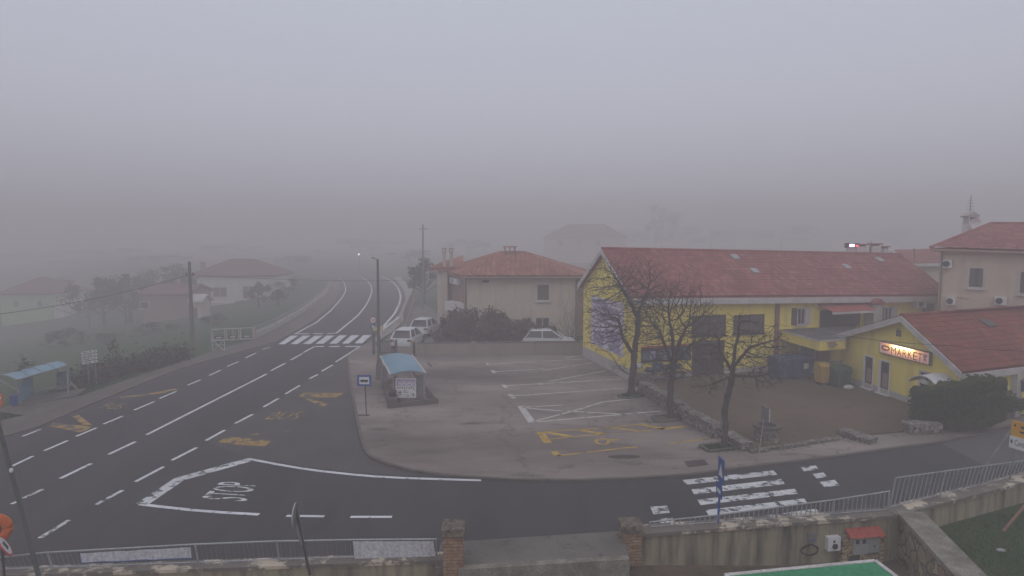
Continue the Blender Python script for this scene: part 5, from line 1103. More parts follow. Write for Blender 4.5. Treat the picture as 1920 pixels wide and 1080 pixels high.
# no entry sign with blue and yellow plates
t, b, tp_ = pole_thing('road_sign', 'round sign with dark bar above blue and yellow plates by the crossing', 'road sign', 701, 664, 700, 594, .05, .05, m_pole, LOTZ)
MB().tube([b, b + Z(1.5)], .11, 8).build('sleeve', m_side, t)
c = D(699.5, 600, b.y - .1); pts, dn_ = disc(c, V((.05, -1, 0)), .24); MB().prism(pts, -dn_).build('rim', m_sred, t); pts, dn_ = disc(c + V((0, -.006, 0)), V((.05, -1, 0)), .19, .003); MB().prism(pts, dn_).build('face', m_swhite, t); MB().box(c + V((0, -.012, 0)), (.3, .006, .06)).build('bar', m_maroon, t)
c = D(699, 611, b.y - .1); q, n, m_ = plate(c, V((1, 0, 0)), .36, .34, m_sblue, t); m_.build('blue_plate', m_sblue, t)
q = MB(); q.prism([c + V((x, -.004, z)) for x, z in ((-.12, -.12), (.12, -.12), (0, .12))], (0, -.003, 0)); q.build('symbol', m_swhite, t)
c = D(708.5, 615.5, b.y - .16); q, n, m_ = plate(c, V((1, 0, 0)), .72, .34, m_syel, t); m_.build('cream_plate', M('cream_sign', (.58, .52, .30), (.5, .44, .25), 4), t); MB().box(c + V((-.12, -.012, .1)), (.12, .006, .05)).build('mark', m_sblack, t)
# bus stop sign
t, b, tp_ = pole_thing('bus_stop_sign', 'square blue bus stop sign on a thin pole before the shelter', 'bus stop sign', 687, 779, 684, 706, .025, .025, m_dark, LOTZ)
c = D(683, 713.5, b.y - .05); q, n, m_ = plate(c, V((1, .05, 0)), .66, .52, m_sblue, t); m_.build('panel', m_sblue, t); MB().box(c + V((0, -.012, 0)), (.46, .006, .34)).build('face', m_swhite, t)
q = MB(); q.box(c + V((0, -.018, -.01)), (.36, .005, .1)); q.box(c + V((-.1, -.018, -.075)), (.06, .005, .03)); q.box(c + V((.1, -.018, -.075)), (.06, .005, .03)); q.build('symbol', m_sblack, t)
MB().box(b + V((-.12, 0, .02)), (.5, .2, .04)).build('foot', m_side, t)
# information boards left
b1, b2 = G(167, 723), G(181, 719); t = thing('direction_board', 'stack of small white direction boards on two posts behind the left bus stop', 'direction sign', (b1 + b2) / 2)
for b_, (u, v) in ((b1, (163, 660)), (b2, (177, 656))): MB().tube([b_, D(u, v, b_.y)], .03, 6).build('post', m_sback, t)
for i in range(4):
    v = 659 + i * 6.4; P0, P1 = D(152.5 + i * .6, v + 3.2, b1.y - .08), D(181 + i * .3, v - 1.2, b1.y - .3); h = .125
    MB().hexa([P0 - Z(h / 2), P1 - Z(h / 2), P1 + V((0, .02, -h / 2)), P0 + V((0, .02, -h / 2))], [P0 + Z(h / 2), P1 + Z(h / 2), P1 + V((0, .02, h / 2)), P0 + V((0, .02, h / 2))]).build('board', m_swhite, t)
    q = MB()
    for f0, f1 in (((.08, .4), (.46, .72)), ((.1, .3), (.36, .7)), ((.08, .55), (.6, .74)), ((.15, .6),))[i]: a_, b_ = P0.lerp(P1, f0), P0.lerp(P1, f1); o_ = V((0, -.006, 0)); q.add([a_ + o_ - Z(.02), b_ + o_ - Z(.02), b_ + o_ + Z(.02), a_ + o_ + Z(.02)], [(0, 1, 2, 3)])
    a_ = P0.lerp(P1, .88) + V((0, -.006, 0)); q.add([a_ + V((x, 0, z)) for x, z in ((-.04, -.035), (.04, -.035), (.04, .035), (-.04, .035))], [(0, 1, 2, 3)]); q.build('lettering', m_sblack, t)
# round sign seen edge on at the bottom
t, b, tp_ = pole_thing('road_sign', 'round road sign seen nearly edge on, behind the left railing', 'road sign', 581, 1078, 553, 948, .035, .03, m_dark, .07)
dn_ = V((1, .06, .0)); c = D(553, 966, b.y); pts, d_ = disc(c, dn_, .30, .03); MB().prism(pts, d_).build('disc', m_greybox, t); pts, d_ = disc(c + dn_.normalized() * .03, dn_, .31, .012); MB().prism(pts, d_).build('rim', m_sback, t)
c = D(561, 999, b.y); q = MB(); nx = V((-.2, 1, 0)).normalized(); ax = V((.22, 0, -1)).normalized(); q.prism([c + nx * a_ * .2 + ax * b_ * .25 for a_, b_ in ((-1, -1), (1, -1), (1, 1), (-1, 1))], (.03, 0, 0)); q.build('plate', m_sback, t)
# blue crossing sign
t, b, tp_ = pole_thing('crossing_sign', 'tall narrow blue crossing sign seen obliquely beside the worn zebra crossing', 'road sign', 1345, 992, 1354, 860, .035, .035, m_sblue, .07)
nx = V((.02, -1, 0)).normalized()
for v0, v1, nm in ((858, 903, 'upper_plate'), (906, 932, 'lower_plate')):
    c = D(1353 - (v0 - 858) * .08, (v0 + v1) / 2, b.y - .06); hh = (v1 - v0) * b.y / F; w_ = .46; n = V((-nx.y, nx.x, 0)); n = n if n.x < 0 else -n
    q4 = [c - nx * w_ / 2 - Z(hh / 2), c + nx * w_ / 2 - Z(hh / 2), c + nx * w_ / 2 + Z(hh / 2), c - nx * w_ / 2 + Z(hh / 2)]
    pl = MB().prism(q4, n * .02).build(nm, m_sblue, t)
    q = MB(); q.prism([bil(q4, x, y) + n * .021 for x, y in ((.15, .2), (.85, .2), (.5, .75))], n * .004) if nm[0] == 'u' else q.prism([bil(q4, x, y) + n * .021 for x, y in ((.2, .3), (.8, .3), (.8, .6), (.2, .6))], n * .004); q.build('symbol', m_swhite, pl)
# slim sign beside the well
t, b, tp_ = pole_thing('road_sign', 'thin pole with a narrow sign seen edge on beside the stone well', 'road sign', 1423, 849, 1436, 764, .022, .022, m_steel, .1)
c = D(1435, 776, b.y - .04); MB().box(c, (.06, .5, .56), .1).build('plate', m_sback, t); MB().box(c + V((.045, -.05, 0)), (.02, .42, .5), .1).build('face', m_swhite, t)
# direction signs right
b1, b2 = rp(1893, 905), rp(1880, 880); b1 = V((b1.x, b1.y, .26)); t1 = D(1908, 822, b1.y + .1); b2 = b1 + V((-.55, 1.3, -.2))
t = thing('direction_sign', 'yellow and white direction sign on two posts at the right edge', 'direction sign', b1)
MB().tube([b1, t1 + Z(.3)], .035, 6).build('post', m_sback, t); b0 = b1 + V((-.35, .9, -.15)); MB().tube([b0, D(1900, 800, b0.y)], .035, 6).build('post', m_sback, t)
nx = V((.3, -.954, 0)); 
def board(u, v, y, w_, h_, mat, nm):
    c0 = D(u, v, y); q4 = [c0 - Z(h_), c0 + nx * w_ - Z(h_), c0 + nx * w_, c0]; n = V((-.954, -.3, 0)); return q4, n, MB().prism(q4, -n * .03).build(nm, mat, t)
q4, n, o = board(1897, 787, b1.y - .2, 1.5, .52, m_syel, 'yellow_board'); q = MB()
for x0, x1, y0, y1 in ((.06, .1, .62, .78), (.2, .42, .6, .74), (.18, .36, .3, .42), (.5, .8, .6, .74), (.5, .7, .3, .42)): q.add([bil(q4, x, y) + n * .005 for x, y in ((x0, y0), (x1, y0), (x1, y1), (x0, y1))], [(0, 1, 2, 3)])
q.build('lettering', m_sblack, o)
q4, n, o = board(1893, 816, b1.y - .2, .80, .40, m_swhite, 'white_board'); q = MB(); q.text('Centar', [bil(q4, x, y) + n * .005 for x, y in ((.22, .3), (.72, .3), (.72, .75), (.22, .75))]); q.add([bil(q4, x, y) + n * .005 for x, y in ((.06, .4), (.13, .4), (.13, .7), (.06, .7))], [(0, 1, 2, 3)])
q.add([bil(q4, x, y) + n * .005 for x, y in ((.82, .25), (.87, .25), (.87, .6), (.92, .6), (.845, .85), (.77, .6), (.82, .6))], [tuple(range(7))]); q.build('lettering', m_sblack, o)
# orange rimmed mirror and round prohibition sign on a post at the left edge
b = lp(-22, 1075); b = V((b.x, b.y - .2, -.6)); t = thing('traffic_mirror', 'orange rimmed traffic mirror cut off by the left edge', 'traffic mirror', b)
c = D(-12, 993, b.y); q = MB(); n = V((.5, -.86, .05)).normalized(); a_ = V((-n.y, n.x, 0)).normalized(); u_ = n.cross(a_); ring = [c + a_ * .27 * math.cos(i * PI / 14) + u_ * .27 * math.sin(i * PI / 14) for i in range(29)]
q.tube(ring, .12, 8); q.build('rim', m_orange, t, smooth=True); pts, d_ = disc(c, n, .22, .02); MB().prism(pts, d_).build('mirror', m_glass, t); MB().tube([b, V((c.x - .1, c.y + .1, c.z + .2))], .04, 6).build('pole', m_dark, t)
t = thing('road_sign', 'round red rimmed white sign seen obliquely at the bottom left corner', 'road sign', b + V((.05, -.2, 0)))
c = D(8, 1024, b.y - .25); n = V((.80, .55, .5)).normalized(); pts, d_ = disc(c, n, .30, .02); MB().prism(pts, d_).build('rim', m_sred, t); pts, d_ = disc(c + n * .022, n, .24, .004); MB().prism(pts, d_).build('face', m_swhite, t)
a_ = V((-n.y, n.x, 0)).normalized(); u_ = n.cross(a_); q = MB(); q.prism([c + n * .028 + a_ * x + u_ * y for x, y in ((-.09, -.1), (.09, -.1), (.09, .1), (-.09, .1))], n * .004); q.build('symbol', m_sblack, t)
MB().tube([V((c.x - .08, c.y + .05, -.6)), c - n * .05], .03, 6).build('pole', m_dark, t)
b = G(-22, 770); t = thing('flashing_beacon', 'small orange beacon cut off by the left edge beside the blue shelter', 'beacon', b); MB().tube([b, D(-12, 762, b.y)], .03, 6).build('pole', m_dark, t); c = D(-1, 750, b.y - .1); MB().box(c, (.34, .1, .62)).build('housing', m_orange, t); MB().box(c + V((.06, -.06, .12)), (.12, .02, .12)).build('lamp', m_swhite, t)

# ---------------------------------------------------------------- bus shelters
def shelter_right():
    # plan from the pixels of the roof: long axis runs away from the camera
    fl, fr = G(736, 757, LOTZ), G(793, 753, LOTZ); y0 = (fl.y + fr.y) / 2 ; fl.y = fr.y = y0
    zr = D(733, 702, y0 - .3).z; bl, br = None, None
    t = thing('bus_shelter', 'blue roofed bus shelter with white poster beside the street lamp', 'bus shelter', V(((fl.x + fr.x) / 2, y0 + 2, 0)))
    A, B = D(732, 702, y0 - .35), D(798, 699, y0 - .35); Cc, Dd = D(773, 666, y0 + 3.6), D(713, 668, y0 + 3.6)
    N = 10; q = MB(); vs = []
    for j in range(2):
        P0, P1 = ((A, B), (Dd, Cc))[j]
        for i in range(N + 1): f = i / N; vs.append(P0.lerp(P1, f) + Z(.15 * math.sin(PI * f)))
    n = N + 1; q.add(vs + [v + Z(-.03) for v in vs], [(i, i + 1, n + i + 1, n + i) for i in range(N)] + [(2 * n + i, 2 * n + i + 1, 3 * n + i + 1, 3 * n + i) for i in range(N)] + [(i, i + 1, 2 * n + i + 1, 2 * n + i) for i in range(N)]); rf = q.build('roof', m_bluepoly, t, smooth=False)
    q = MB(); q.tube([A, Dd], .045, 6); q.tube([B, Cc], .045, 6); q.build('gutter', m_trim, rf)
    q = MB()
    for f in (0, .33, .66, 1): q.tube([V((A.lerp(Dd, f)).lerp(B.lerp(Cc, f), i / 10)) + Z(.15 * math.sin(PI * i / 10) - .05) for i in range(11)], .03, 5)
    q.build('roof_ribs', m_sback, rf)
    ft = [A + V((.1, .35, 0)), B + V((-.12, .35, 0)), Cc + V((-.12, -.3, 0)), Dd + V((.12, -.3, 0))]
    for p in ft: MB().tube([V((p.x, p.y, .06)), p + Z(-.03)], .05, 6).build('post', m_steel, t)
    def pane(P, Q, z0, z1, mat, name, d=V((0, -.03, 0))):
        q = MB(); q.prism([V((P.x, P.y, z0)), V((Q.x, Q.y, z0)), V((Q.x, Q.y, z1)), V((P.x, P.y, z1))], d); return q.build(name, mat, t)
    z1 = zr - .15; P, Q = ft[0], ft[1]
    pane(P.lerp(Q, .03), P.lerp(Q, .12), .7, z1, m_sback, 'end_frame'); pane(P.lerp(Q, .68), P.lerp(Q, .97), .2, z1 + .05, m_sback, 'end_panel')
    pane(P.lerp(Q, .03), P.lerp(Q, .67), z1 - .16, z1 - .1, m_trim, 'end_rail')
    a, b = V((D(742, 725, P.y - .1).x, P.y - .09, 0)), V((D(780, 725, P.y - .1).x, P.y - .09, 0)); zt, zb = D(760, 709, P.y - .1).z, D(760, 746, P.y - .1).z
    po = pane(a, b, zb, zt, m_swhite, 'poster'); q4 = [V((a.x, a.y - .034, zb)), V((b.x, b.y - .034, zb)), V((b.x, b.y - .034, zt)), V((a.x, a.y - .034, zt))]
    q = MB(); q.prism([bil(q4, x, y) for x, y in ((.05, .63), (.96, .63), (.96, .95), (.05, .95))], (0, -.003, 0)); q.build('poster_banner', m_lilac2, po); rg = random.Random(9)
    q = MB()
    for k in range(9): x = .12 + k * .09; yv = .72 + rg.uniform(-.03, .05); q.prism([bil(q4, x + a_, yv + b_) + V((0, -.006, 0)) for a_, b_ in ((0, -.05), (.06, -.06), (.075, .05), (.03, .1))], (0, -.003, 0))
    q.build('poster_picture', m_swhite, po)
    q = MB()
    for k in range(8): x = .08 + k * .11; q.prism([bil(q4, x + a_, .52 + b_ + rg.uniform(-.02, .02)) + V((0, -.004, 0)) for a_, b_ in ((0, -.05), (.03, -.05), (.07, .05), (.02, .05))], (0, -.003, 0))
    q.build('poster_red_script', m_maroon, po); q = MB()
    for k in range(18): x, yv = .08 + rg.random() * .8, .08 + rg.random() * .32; q.prism([bil(q4, x + a_, yv + b_) + V((0, -.004, 0)) for a_, b_ in ((0, 0), (.07, 0), (.08, .035), (.01, .03))], (0, -.003, 0))
    q.build('poster_dark_script', m_sblack, po)
    pane(ft[3].lerp(ft[0], .05), ft[3].lerp(ft[0], .45), .6, z1, m_sback, 'side_panel', V((.02, 0, 0)))
    # low stone kerb and bench wall round the base
    q = MB(); K = GP([(727, 766), (822, 757), (797, 722), (716, 726)], LOTZ); K = [V((p.x, p.y, 0)) for p in K]; K[2].y = K[3].y = (K[2].y + K[3].y) / 2
    for a, b, h, w_ in ((K[0], K[1], .3, .25), (K[1], K[2], .14, .16), (K[3], K[0], .5, .5)):
        d = (b - a).normalized(); n_ = V((-d.y, d.x, 0)) * w_; q.hexa([a + Z(.02), b + Z(.02), b + n_ + Z(.02), a + n_ + Z(.02)], [a + Z(h), b + Z(h), b + n_ + Z(h), a + n_ + Z(h)])
    q.build('base_kerb', m_side, t)
    q = MB(); a, b = ft[3], ft[0]; q.hexa([V((a.x + .1, a.y - .3, .5)), V((b.x + .1, b.y + .4, .5)), V((b.x + .5, b.y + .4, .5)), V((a.x + .5, a.y - .3, .5))], [V((a.x + .1, a.y - .3, .56)), V((b.x + .1, b.y + .4, .56)), V((b.x + .5, b.y + .4, .56)), V((a.x + .5, a.y - .3, .56))]); q.build('bench', m_brownw, t)
    q = MB(); p0, p1 = ft[1], ft[2]
    for z in (.25, .95): q.tube([V((p1.x, p1.y, z + .2)), V((p0.x + .55, p0.y - .15, z * .35))], .05, 5)
    q.build('side_rail', m_side, t)
    return A, ft
SA, SF = shelter_right()
p = D(736, 740, SF[0].y - .35); t = thing('litter_bin', 'small dark litter bin hanging left of the white shelter poster', 'litter bin', p + Z(-.3)); MB().lathe(p + Z(-.25), [(0, 0), (.15, 0), (.21, .42), (.18, .42), (0, .38)], 12).build('bin', m_dark, t); MB().lathe(p + Z(.16), [(.225, 0), (.225, .05), (.19, .05)], 12).build('rim', m_sback, t); MB().tube([V((p.x, p.y + .05, .06)), p], .025, 5).build('post', m_dark, t)
def shelter_left():
    t = thing('bus_shelter', 'bus shelter with curved blue roof and teal poster across the road at left', 'bus shelter', G(80, 755))
    pr, pl = G(128, 743, .05), G(39, 760, .05)
    A, B = D(31, 713, pl.y - .25), D(128, 685, pr.y + .1); Cc, Dd = D(98, 679, pr.y + 1.5), D(-10, 706, pl.y + 1.5)
    N = 8; vs = []
    for P0, P1 in ((A, Dd), (B, Cc)): vs += [P0.lerp(P1, i / N) + Z(.14 * math.sin(PI * i / N)) for i in range(N + 1)]
    n = N + 1; q = MB(); q.add(vs + [v + Z(-.03) for v in vs], [(i, i + 1, n + i + 1, n + i) for i in range(N)] + [(2 * n + i, 2 * n + i + 1, 3 * n + i + 1, 3 * n + i) for i in range(N)] + [(i, i + 1, 2 * n + i + 1, 2 * n + i) for i in range(N)]); rf = q.build('roof', m_bluepoly, t)
    q = MB(); q.tube([A, B], .035, 5); q.tube([Dd, Cc], .035, 5); q.tube([v + Z(.01) for v in vs[:n]], .03, 5); q.tube([v + Z(.01) for v in vs[n:]], .03, 5)
    for k in (.25, .5, .75): q.tube([A.lerp(B, k).lerp(Dd.lerp(Cc, k), i / N) + Z(.14 * math.sin(PI * i / N) + .01) for i in range(n)], .018, 4)
    q.build('roof_frame', m_sback, rf)
    bk = V((-.35, 1.3, 0))
    for p, tp in ((pr, B), (pl, A)): MB().tube([p, V((tp.x - .05, tp.y, tp.z - .02))], .04, 6).build('post', m_steel, t)
    b1, b2 = pr + bk, pl + bk
    for p, tp in ((b1, Cc), (b2, Dd)): MB().tube([p, V((tp.x + .05, tp.y - .1, tp.z - .02))], .04, 6).build('post', m_steel, t)
    zt = A.z - .15; P = lambda f: b2.lerp(b1, f)
    def pane(f0, f1, z0, z1, mat, nm, o=0.0): a, b = P(f0), P(f1); return MB().prism([V((a.x, a.y - o, z0)), V((b.x, b.y - o, z0)), V((b.x, b.y - o, z1)), V((a.x, a.y - o, z1))], (0, -.03, 0)).build(nm, mat, t)
    po = pane(.55, .84, .25, zt, m_tealp, 'poster', .06); a, b = P(.62), P(.72)
    MB().prism([V((a.x, a.y - .095, .72)), V((b.x, b.y - .095, .80)), V((b.x + .05, b.y - .095, .86)), V((a.x + .1, a.y - .095, .80))], (0, -.004, 0)).build('poster_picture', m_sblack, po)
    a, b = P(.55), P(.84); MB().prism([V((a.x, a.y - .095, .3)), V((b.x, b.y - .095, .3)), V((b.x, b.y - .095, .48)), V((a.x, a.y - .095, .48))], (0, -.004, 0)).build('poster_band', m_lilac2, po)
    MB().prism([pl + Z(.2), b2 + Z(.2), V((b2.x, b2.y, zt)), V((pl.x, pl.y, zt))], (.03, 0, 0)).build('side_panel', m_bluepoly, t)
    a, b = P(.1), P(.95); MB().hexa([a + V((.0, -.5, .36)), b + V((0, -.5, .36)), b + V((0, -.1, .36)), a + V((0, -.1, .36))], [a + V((0, -.5, .42)), b + V((0, -.5, .42)), b + V((0, -.1, .42)), a + V((0, -.1, .42))]).build('bench', m_sback, t)
    MB().prism([V((p.x, p.y, .04)) for p in (pl + V((-.2, -.3, 0)), pr + V((.5, -.2, 0)), b1 + V((.3, .2, 0)), b2 + V((-.2, .2, 0)))], Z(.1)).build('base', m_pave, t)
    return pl
p = shelter_left(); t = thing('litter_bin', 'small blue bin at the near post of the left shelter', 'litter bin', p); MB().lathe(p + V((-.12, -.25, .12)), [(0, 0), (.16, 0), (.19, .5), (.15, .5), (0, .45)], 10).build('bin', m_sblue, t); MB().lathe(p + V((-.12, -.25, .60)), [(.205, 0), (.205, .04), (.16, .04)], 10).build('rim', m_sback, t)

# ---------------------------------------------------------------- dry stone walls, well, tree pits
def drystone(name, path, h, th, label, seed, hf=None):
    rg = random.Random(seed); t = thing(name, label, 'wall', path[0]); q = MB()
    for a, b in zip(path, path[1:]):
        L = (b - a).length; d = (b - a).normalized(); n = V((-d.y, d.x, 0)); z = .0; row = 0
        while z < h - .04:
            rh = rg.uniform(.09, .16); x = -rg.uniform(0, .15)
            while x < L:
                sl = rg.uniform(.18, .45); x1 = min(x + sl, L + .05); o0, o1 = rg.uniform(-.035, .035), rg.uniform(-.035, .035); hh = rh * rg.uniform(.86, 1.02)
                p0, p1 = a + d * (x + .008), a + d * (x1 - .008); j = lambda s=.02: V((rg.uniform(-s, s), rg.uniform(-s, s), rg.uniform(-s, s)))
                q.hexa([p0 - n * (th / 2 + o0) + Z(z) + j(), p1 - n * (th / 2 + o0) + Z(z) + j(), p1 + n * (th / 2 + o1) + Z(z) + j(), p0 + n * (th / 2 + o1) + Z(z) + j()],
                       [p0 - n * (th / 2 + o0) + Z(z + hh) + j(), p1 - n * (th / 2 + o0) + Z(z + hh) + j(), p1 + n * (th / 2 + o1) + Z(z + hh) + j(), p0 + n * (th / 2 + o1) + Z(z + hh) + j()]); x = x1
            z += rh; row += 1
    q.build('stones', m_drystone, t); return t
drystone('dry_stone_wall', [G(1205, 736, .05), G(1232, 752, .05)], .62, .5, 'first short length of dry stone wall between left and middle bare trees', 1)
drystone('dry_stone_wall', [G(1234, 753, .05), G(1278, 782, .05), G(1345, 822, .05)], .6, .5, 'long dry stone wall between the middle and right bare trees', 2)
drystone('dry_stone_wall', [G(1365, 826, .05), G(1400, 846, .05)], .36, .5, 'low broken end of dry stone wall right of the right bare tree', 3)
drystone('dry_stone_wall', [G(1190, 722, .05), G(1218, 727, .05)], .8, .5, 'dry stone block beside the trunk of the left bare tree', 4)
drystone('stone_edging', [G(1410, 849, .05), G(1500, 836, .05), G(1576, 824, .05)], .16, .22, 'line of rough kerb stones along the front of the brown courtyard', 5)
drystone('rubble_heap', [G(1582, 816, .05), G(1612, 826, .05), G(1638, 833, .05)], .26, .55, 'low heap of pale rubble stones at the courtyard entrance', 6)
drystone('hedge_bank', [G(1702, 812, .05), G(1730, 812, .05), G(1758, 812, .05)], .5, .5, 'dry stone bank under the left end of the clipped hedge', 7)
q = MB(); pts = [V((17.9, 27.5, 0)), V((19.0, 26.85, 0)), V((20.6, 27.2, 0)), V((22.6, 28.6, 0)), V((25, 30.4, 0)), V((24.4, 31, 0)), V((20.4, 28.0, 0)), V((18.2, 28.6, 0))]; q.add([p + Z(-.05) for p in pts] + [p + Z(.3 if i < 5 else .75) for i, p in enumerate(pts)], [(i, (i + 1) % 8, 8 + (i + 1) % 8, 8 + i) for i in range(8)] + [tuple(range(8, 16))]); struct('hedge_terrace', q, m_side)
c = G(1437, 824, .1); t = thing('stone_well', 'round stone well with pale rim in the brown courtyard', 'well', c); MB().lathe(c, [(.50, 0), (.48, .52), (.34, .52), (.34, .05)], 24).build('shaft', m_drystone, t); MB().lathe(c, [(.36, .523), (.56, .523), (.57, .63), (.36, .63), (.36, .523)], 24).build('rim', m_side, t); MB().lathe(c, [(0, .5), (.335, .5)], 20).build('lid', m_dark, t)
def pit(pts, label, mat):
    P = GP(pts, LOTZ); t = thing('tree_pit', label, 'tree pit', sum(P, V()) / len(P)); MB().prism([V((p.x, p.y, LOTZ)) for p in P], Z(.06)).build('soil', mat, t); q = MB(); n = len(P)
    for i in range(n):
        a, b = P[i], P[(i + 1) % n]; d = (b - a).normalized(); k = V((-d.y, d.x, 0)) * .1; q.hexa([a - k, b - k, b + k * .2, a + k * .2], [a - k + Z(.1), b - k + Z(.1), b + k * .2 + Z(.1), a + k * .2 + Z(.1)])
    q.build('edging', m_pave, t)
pit([(1160, 744), (1176, 748), (1206, 742), (1192, 736)], 'grassy tree pit at the foot of the left bare tree', m_grass)
pit([(1224, 784), (1236, 793), (1276, 788), (1262, 780)], 'bare earth tree pit at the foot of the middle bare tree', m_earth)
pit([(1314, 838), (1330, 848), (1378, 842), (1362, 833)], 'grassy tree pit at the foot of the right bare tree', m_grass)
HAZE, SKYSAT, SKYS, EXPO = .0094, .5, .118, 0.0
# ---------------------------------------------------------------- bare trees
from mathutils import kdtree
def bare_tree(label, base, spines, lobes, seed, n_att, r_trunk, tip=.0078):
    """spines: pixel paths of the trunk and main limbs; lobes: pixel ellipses (u, v, ru, rv, depth) that the twigs grow out to fill"""
    rg = random.Random(seed); t = thing('bare_tree', label, 'tree', base, 'bare trees along the dry stone wall')
    P, par = [base.copy()], [-1]
    def grow_path(start, pts):
        k = start
        for q in pts:
            a = P[k].copy(); m = max(1, int((q - a).length / .16))
            for i in range(1, m + 1): P.append(a.lerp(q, i / m) + V((rg.gauss(0, .012), rg.gauss(0, .012), 0))); par.append(k); k = len(P) - 1
        return k
    for path in spines:
        pts = [D(u, v, base.y + dy) for u, v, dy in path]
        start = 0 if path is spines[0] else min(range(len(P)), key=lambda i: (P[i] - pts[0]).length)
        grow_path(start, pts[1:])
    n0 = len(P); att = []
    tot = sum(l[2] * l[3] for l in lobes); m_px = base.y / F
    for (u, v, ru, rv, dy) in lobes:
        c = D(u, v, base.y + dy)
        for _ in range(int(n_att * ru * rv / tot)):
            while True:
                q = V((rg.uniform(-1, 1), rg.uniform(-1, 1), rg.uniform(-1, 1)))
                q *= 1.25
                if q.length < 1.25 and rg.random() < (.3 + .7 * q.length if q.length < .85 else max(0, 1 - (q.length - .85) / .4) ** 1.5): break
            att.append(c + V((q.x * ru * m_px, q.y * ru * m_px * .9, q.z * rv * m_px)))
    step, kill, infl = .105, .125, 1.2
    for it in range(110):
        kd = kdtree.KDTree(len(P))
        for i, p in enumerate(P): kd.insert(p, i)
        kd.balance(); pull = {}; keep = []
        for a in att:
            co, i, d = kd.find(a)
            if d < kill: continue
            keep.append(a)
            if d < infl: pull[i] = pull.get(i, V()) + (a - co).normalized()
        att = keep
        if not pull: break
        for i, g in pull.items():
            if g.length < 1e-3: continue
            old = (P[i] - P[par[i]]).normalized() if par[i] >= 0 else V((0, 0, 1))
            d = (g.normalized() + old * .35 + V((rg.gauss(0, .22), rg.gauss(0, .22), rg.gauss(0, .18)))).normalized()
            P.append(P[i] + d * step); par.append(i)
    n = len(P); kids = [[] for _ in P]
    for i in range(1, n): kids[par[i]].append(i)
    r = [tip] * n
    for i in range(n - 1, -1, -1):
        if kids[i]: r[i] = max(tip, sum(r[k] ** 2.35 for k in kids[i]) ** (1 / 2.35))
    s = r_trunk / r[0]
    rr = [tip + (x - tip) * s if x > tip else tip for x in r]
    tr, cr = MB(), MB(); used = set()
    for i in range(n):                                  # follow the thickest child: long continuous tubes
        if par[i] >= 0 and i == max(kids[par[i]], key=lambda k: r[k]): continue
        ch = [par[i], i] if par[i] >= 0 else [i]; k = i
        while kids[k]: k = max(kids[k], key=lambda q: r[q]); ch.append(k)
        if len(ch) < 2: continue
        rs = [rr[k] for k in ch]
        if par[i] >= 0: rs[0] = min(rs[0], rs[1] * 1.15)
        else: rs[0] *= 1.3; rs = [x * (1 + .10 * math.sin(q * 1.7) + rg.uniform(-.05, .07)) if x > .08 else x for q, x in enumerate(rs)]
        big = par[i] < 0
        (tr if big else cr).tube([P[k] for k in ch], rs, 9 if big else 6 if rs[0] > .04 else 4 if rs[0] > .015 else 3, False)
    tr.build('trunk', m_bark, t, smooth=True); cr.build('crown', m_bark, t); return t
b = G(1183, 742, .1)
bare_tree('left bare tree, tallest, spreading twigs across the pale mural', b, [
    [(1183, 742, 0), (1186, 700, 0), (1190, 662, 0), (1196, 615, 0), (1197, 580, .1)],
    [(1190, 668, 0), (1168, 635, -.2), (1160, 602, -.4)], [(1197, 600, 0), (1178, 560, -.3), (1162, 532, -.5)], [(1197, 585, 0), (1215, 545, .3)], [(1188, 705, 0), (1163, 692, -.3)]],
    [(1160, 560, 66, 76, -.3), (1140, 612, 46, 50, -.5), (1205, 545, 52, 62, .2), (1205, 610, 40, 40, -.2), (1160, 680, 18, 22, -.3)], 11, 6500, .175)
b = G(1257, 783, .1)
bare_tree('middle bare tree with fan shaped crown before the notice board', b, [
    [(1257, 783, 0), (1257, 735, 0), (1262, 690, 0), (1266, 660, 0)], [(1262, 690, 0), (1246, 645, .1), (1236, 620, .1)], [(1265, 665, 0), (1258, 610, -.2)], [(1266, 660, 0), (1286, 615, .2)], [(1263, 680, 0), (1295, 648, -.2)], [(1260, 705, 0), (1235, 685, -.3)]],
    [(1270, 600, 74, 74, 0), (1225, 630, 34, 48, .1), (1315, 620, 38, 42, -.1), (1250, 690, 50, 26, -.2), (1305, 690, 36, 20, -.3)], 23, 5500, .15)
b = G(1357, 838, .1)
bare_tree('right bare tree, smallest, with crooked trunk beside the well', b, [
    [(1357, 838, 0), (1361, 795, 0), (1358, 765, 0), (1370, 720, 0), (1374, 690, 0)], [(1373, 695, 0), (1352, 662, -.1), (1348, 640, -.1)], [(1374, 690, 0), (1380, 640, .2), (1388, 605, .2)], [(1374, 690, 0), (1405, 652, -.2)], [(1372, 708, 0), (1330, 722, -.4)], [(1373, 702, 0), (1412, 706, -.4)]],
    [(1388, 650, 66, 62, 0), (1435, 655, 44, 48, -.2), (1340, 665, 34, 44, -.1), (1325, 722, 36, 18, -.4), (1420, 712, 46, 18, -.4)], 37, 2800, .118)
# small leafless shrub by the corner of the cream house
b = D(1066, 640, 50); b = V((b.x, 50, 0)); t = thing('bare_shrub', 'thin leafless shrub growing against the corner of the cream house', 'shrub', b); rg = random.Random(4); q = MB()
for k in range(5): branch(q, b, V((rg.gauss(0, .35), rg.gauss(0, .2), 1)), 2.2, .035, 2, rg, .2, .012, (3, 4))
q.build('twigs', m_bark, t)

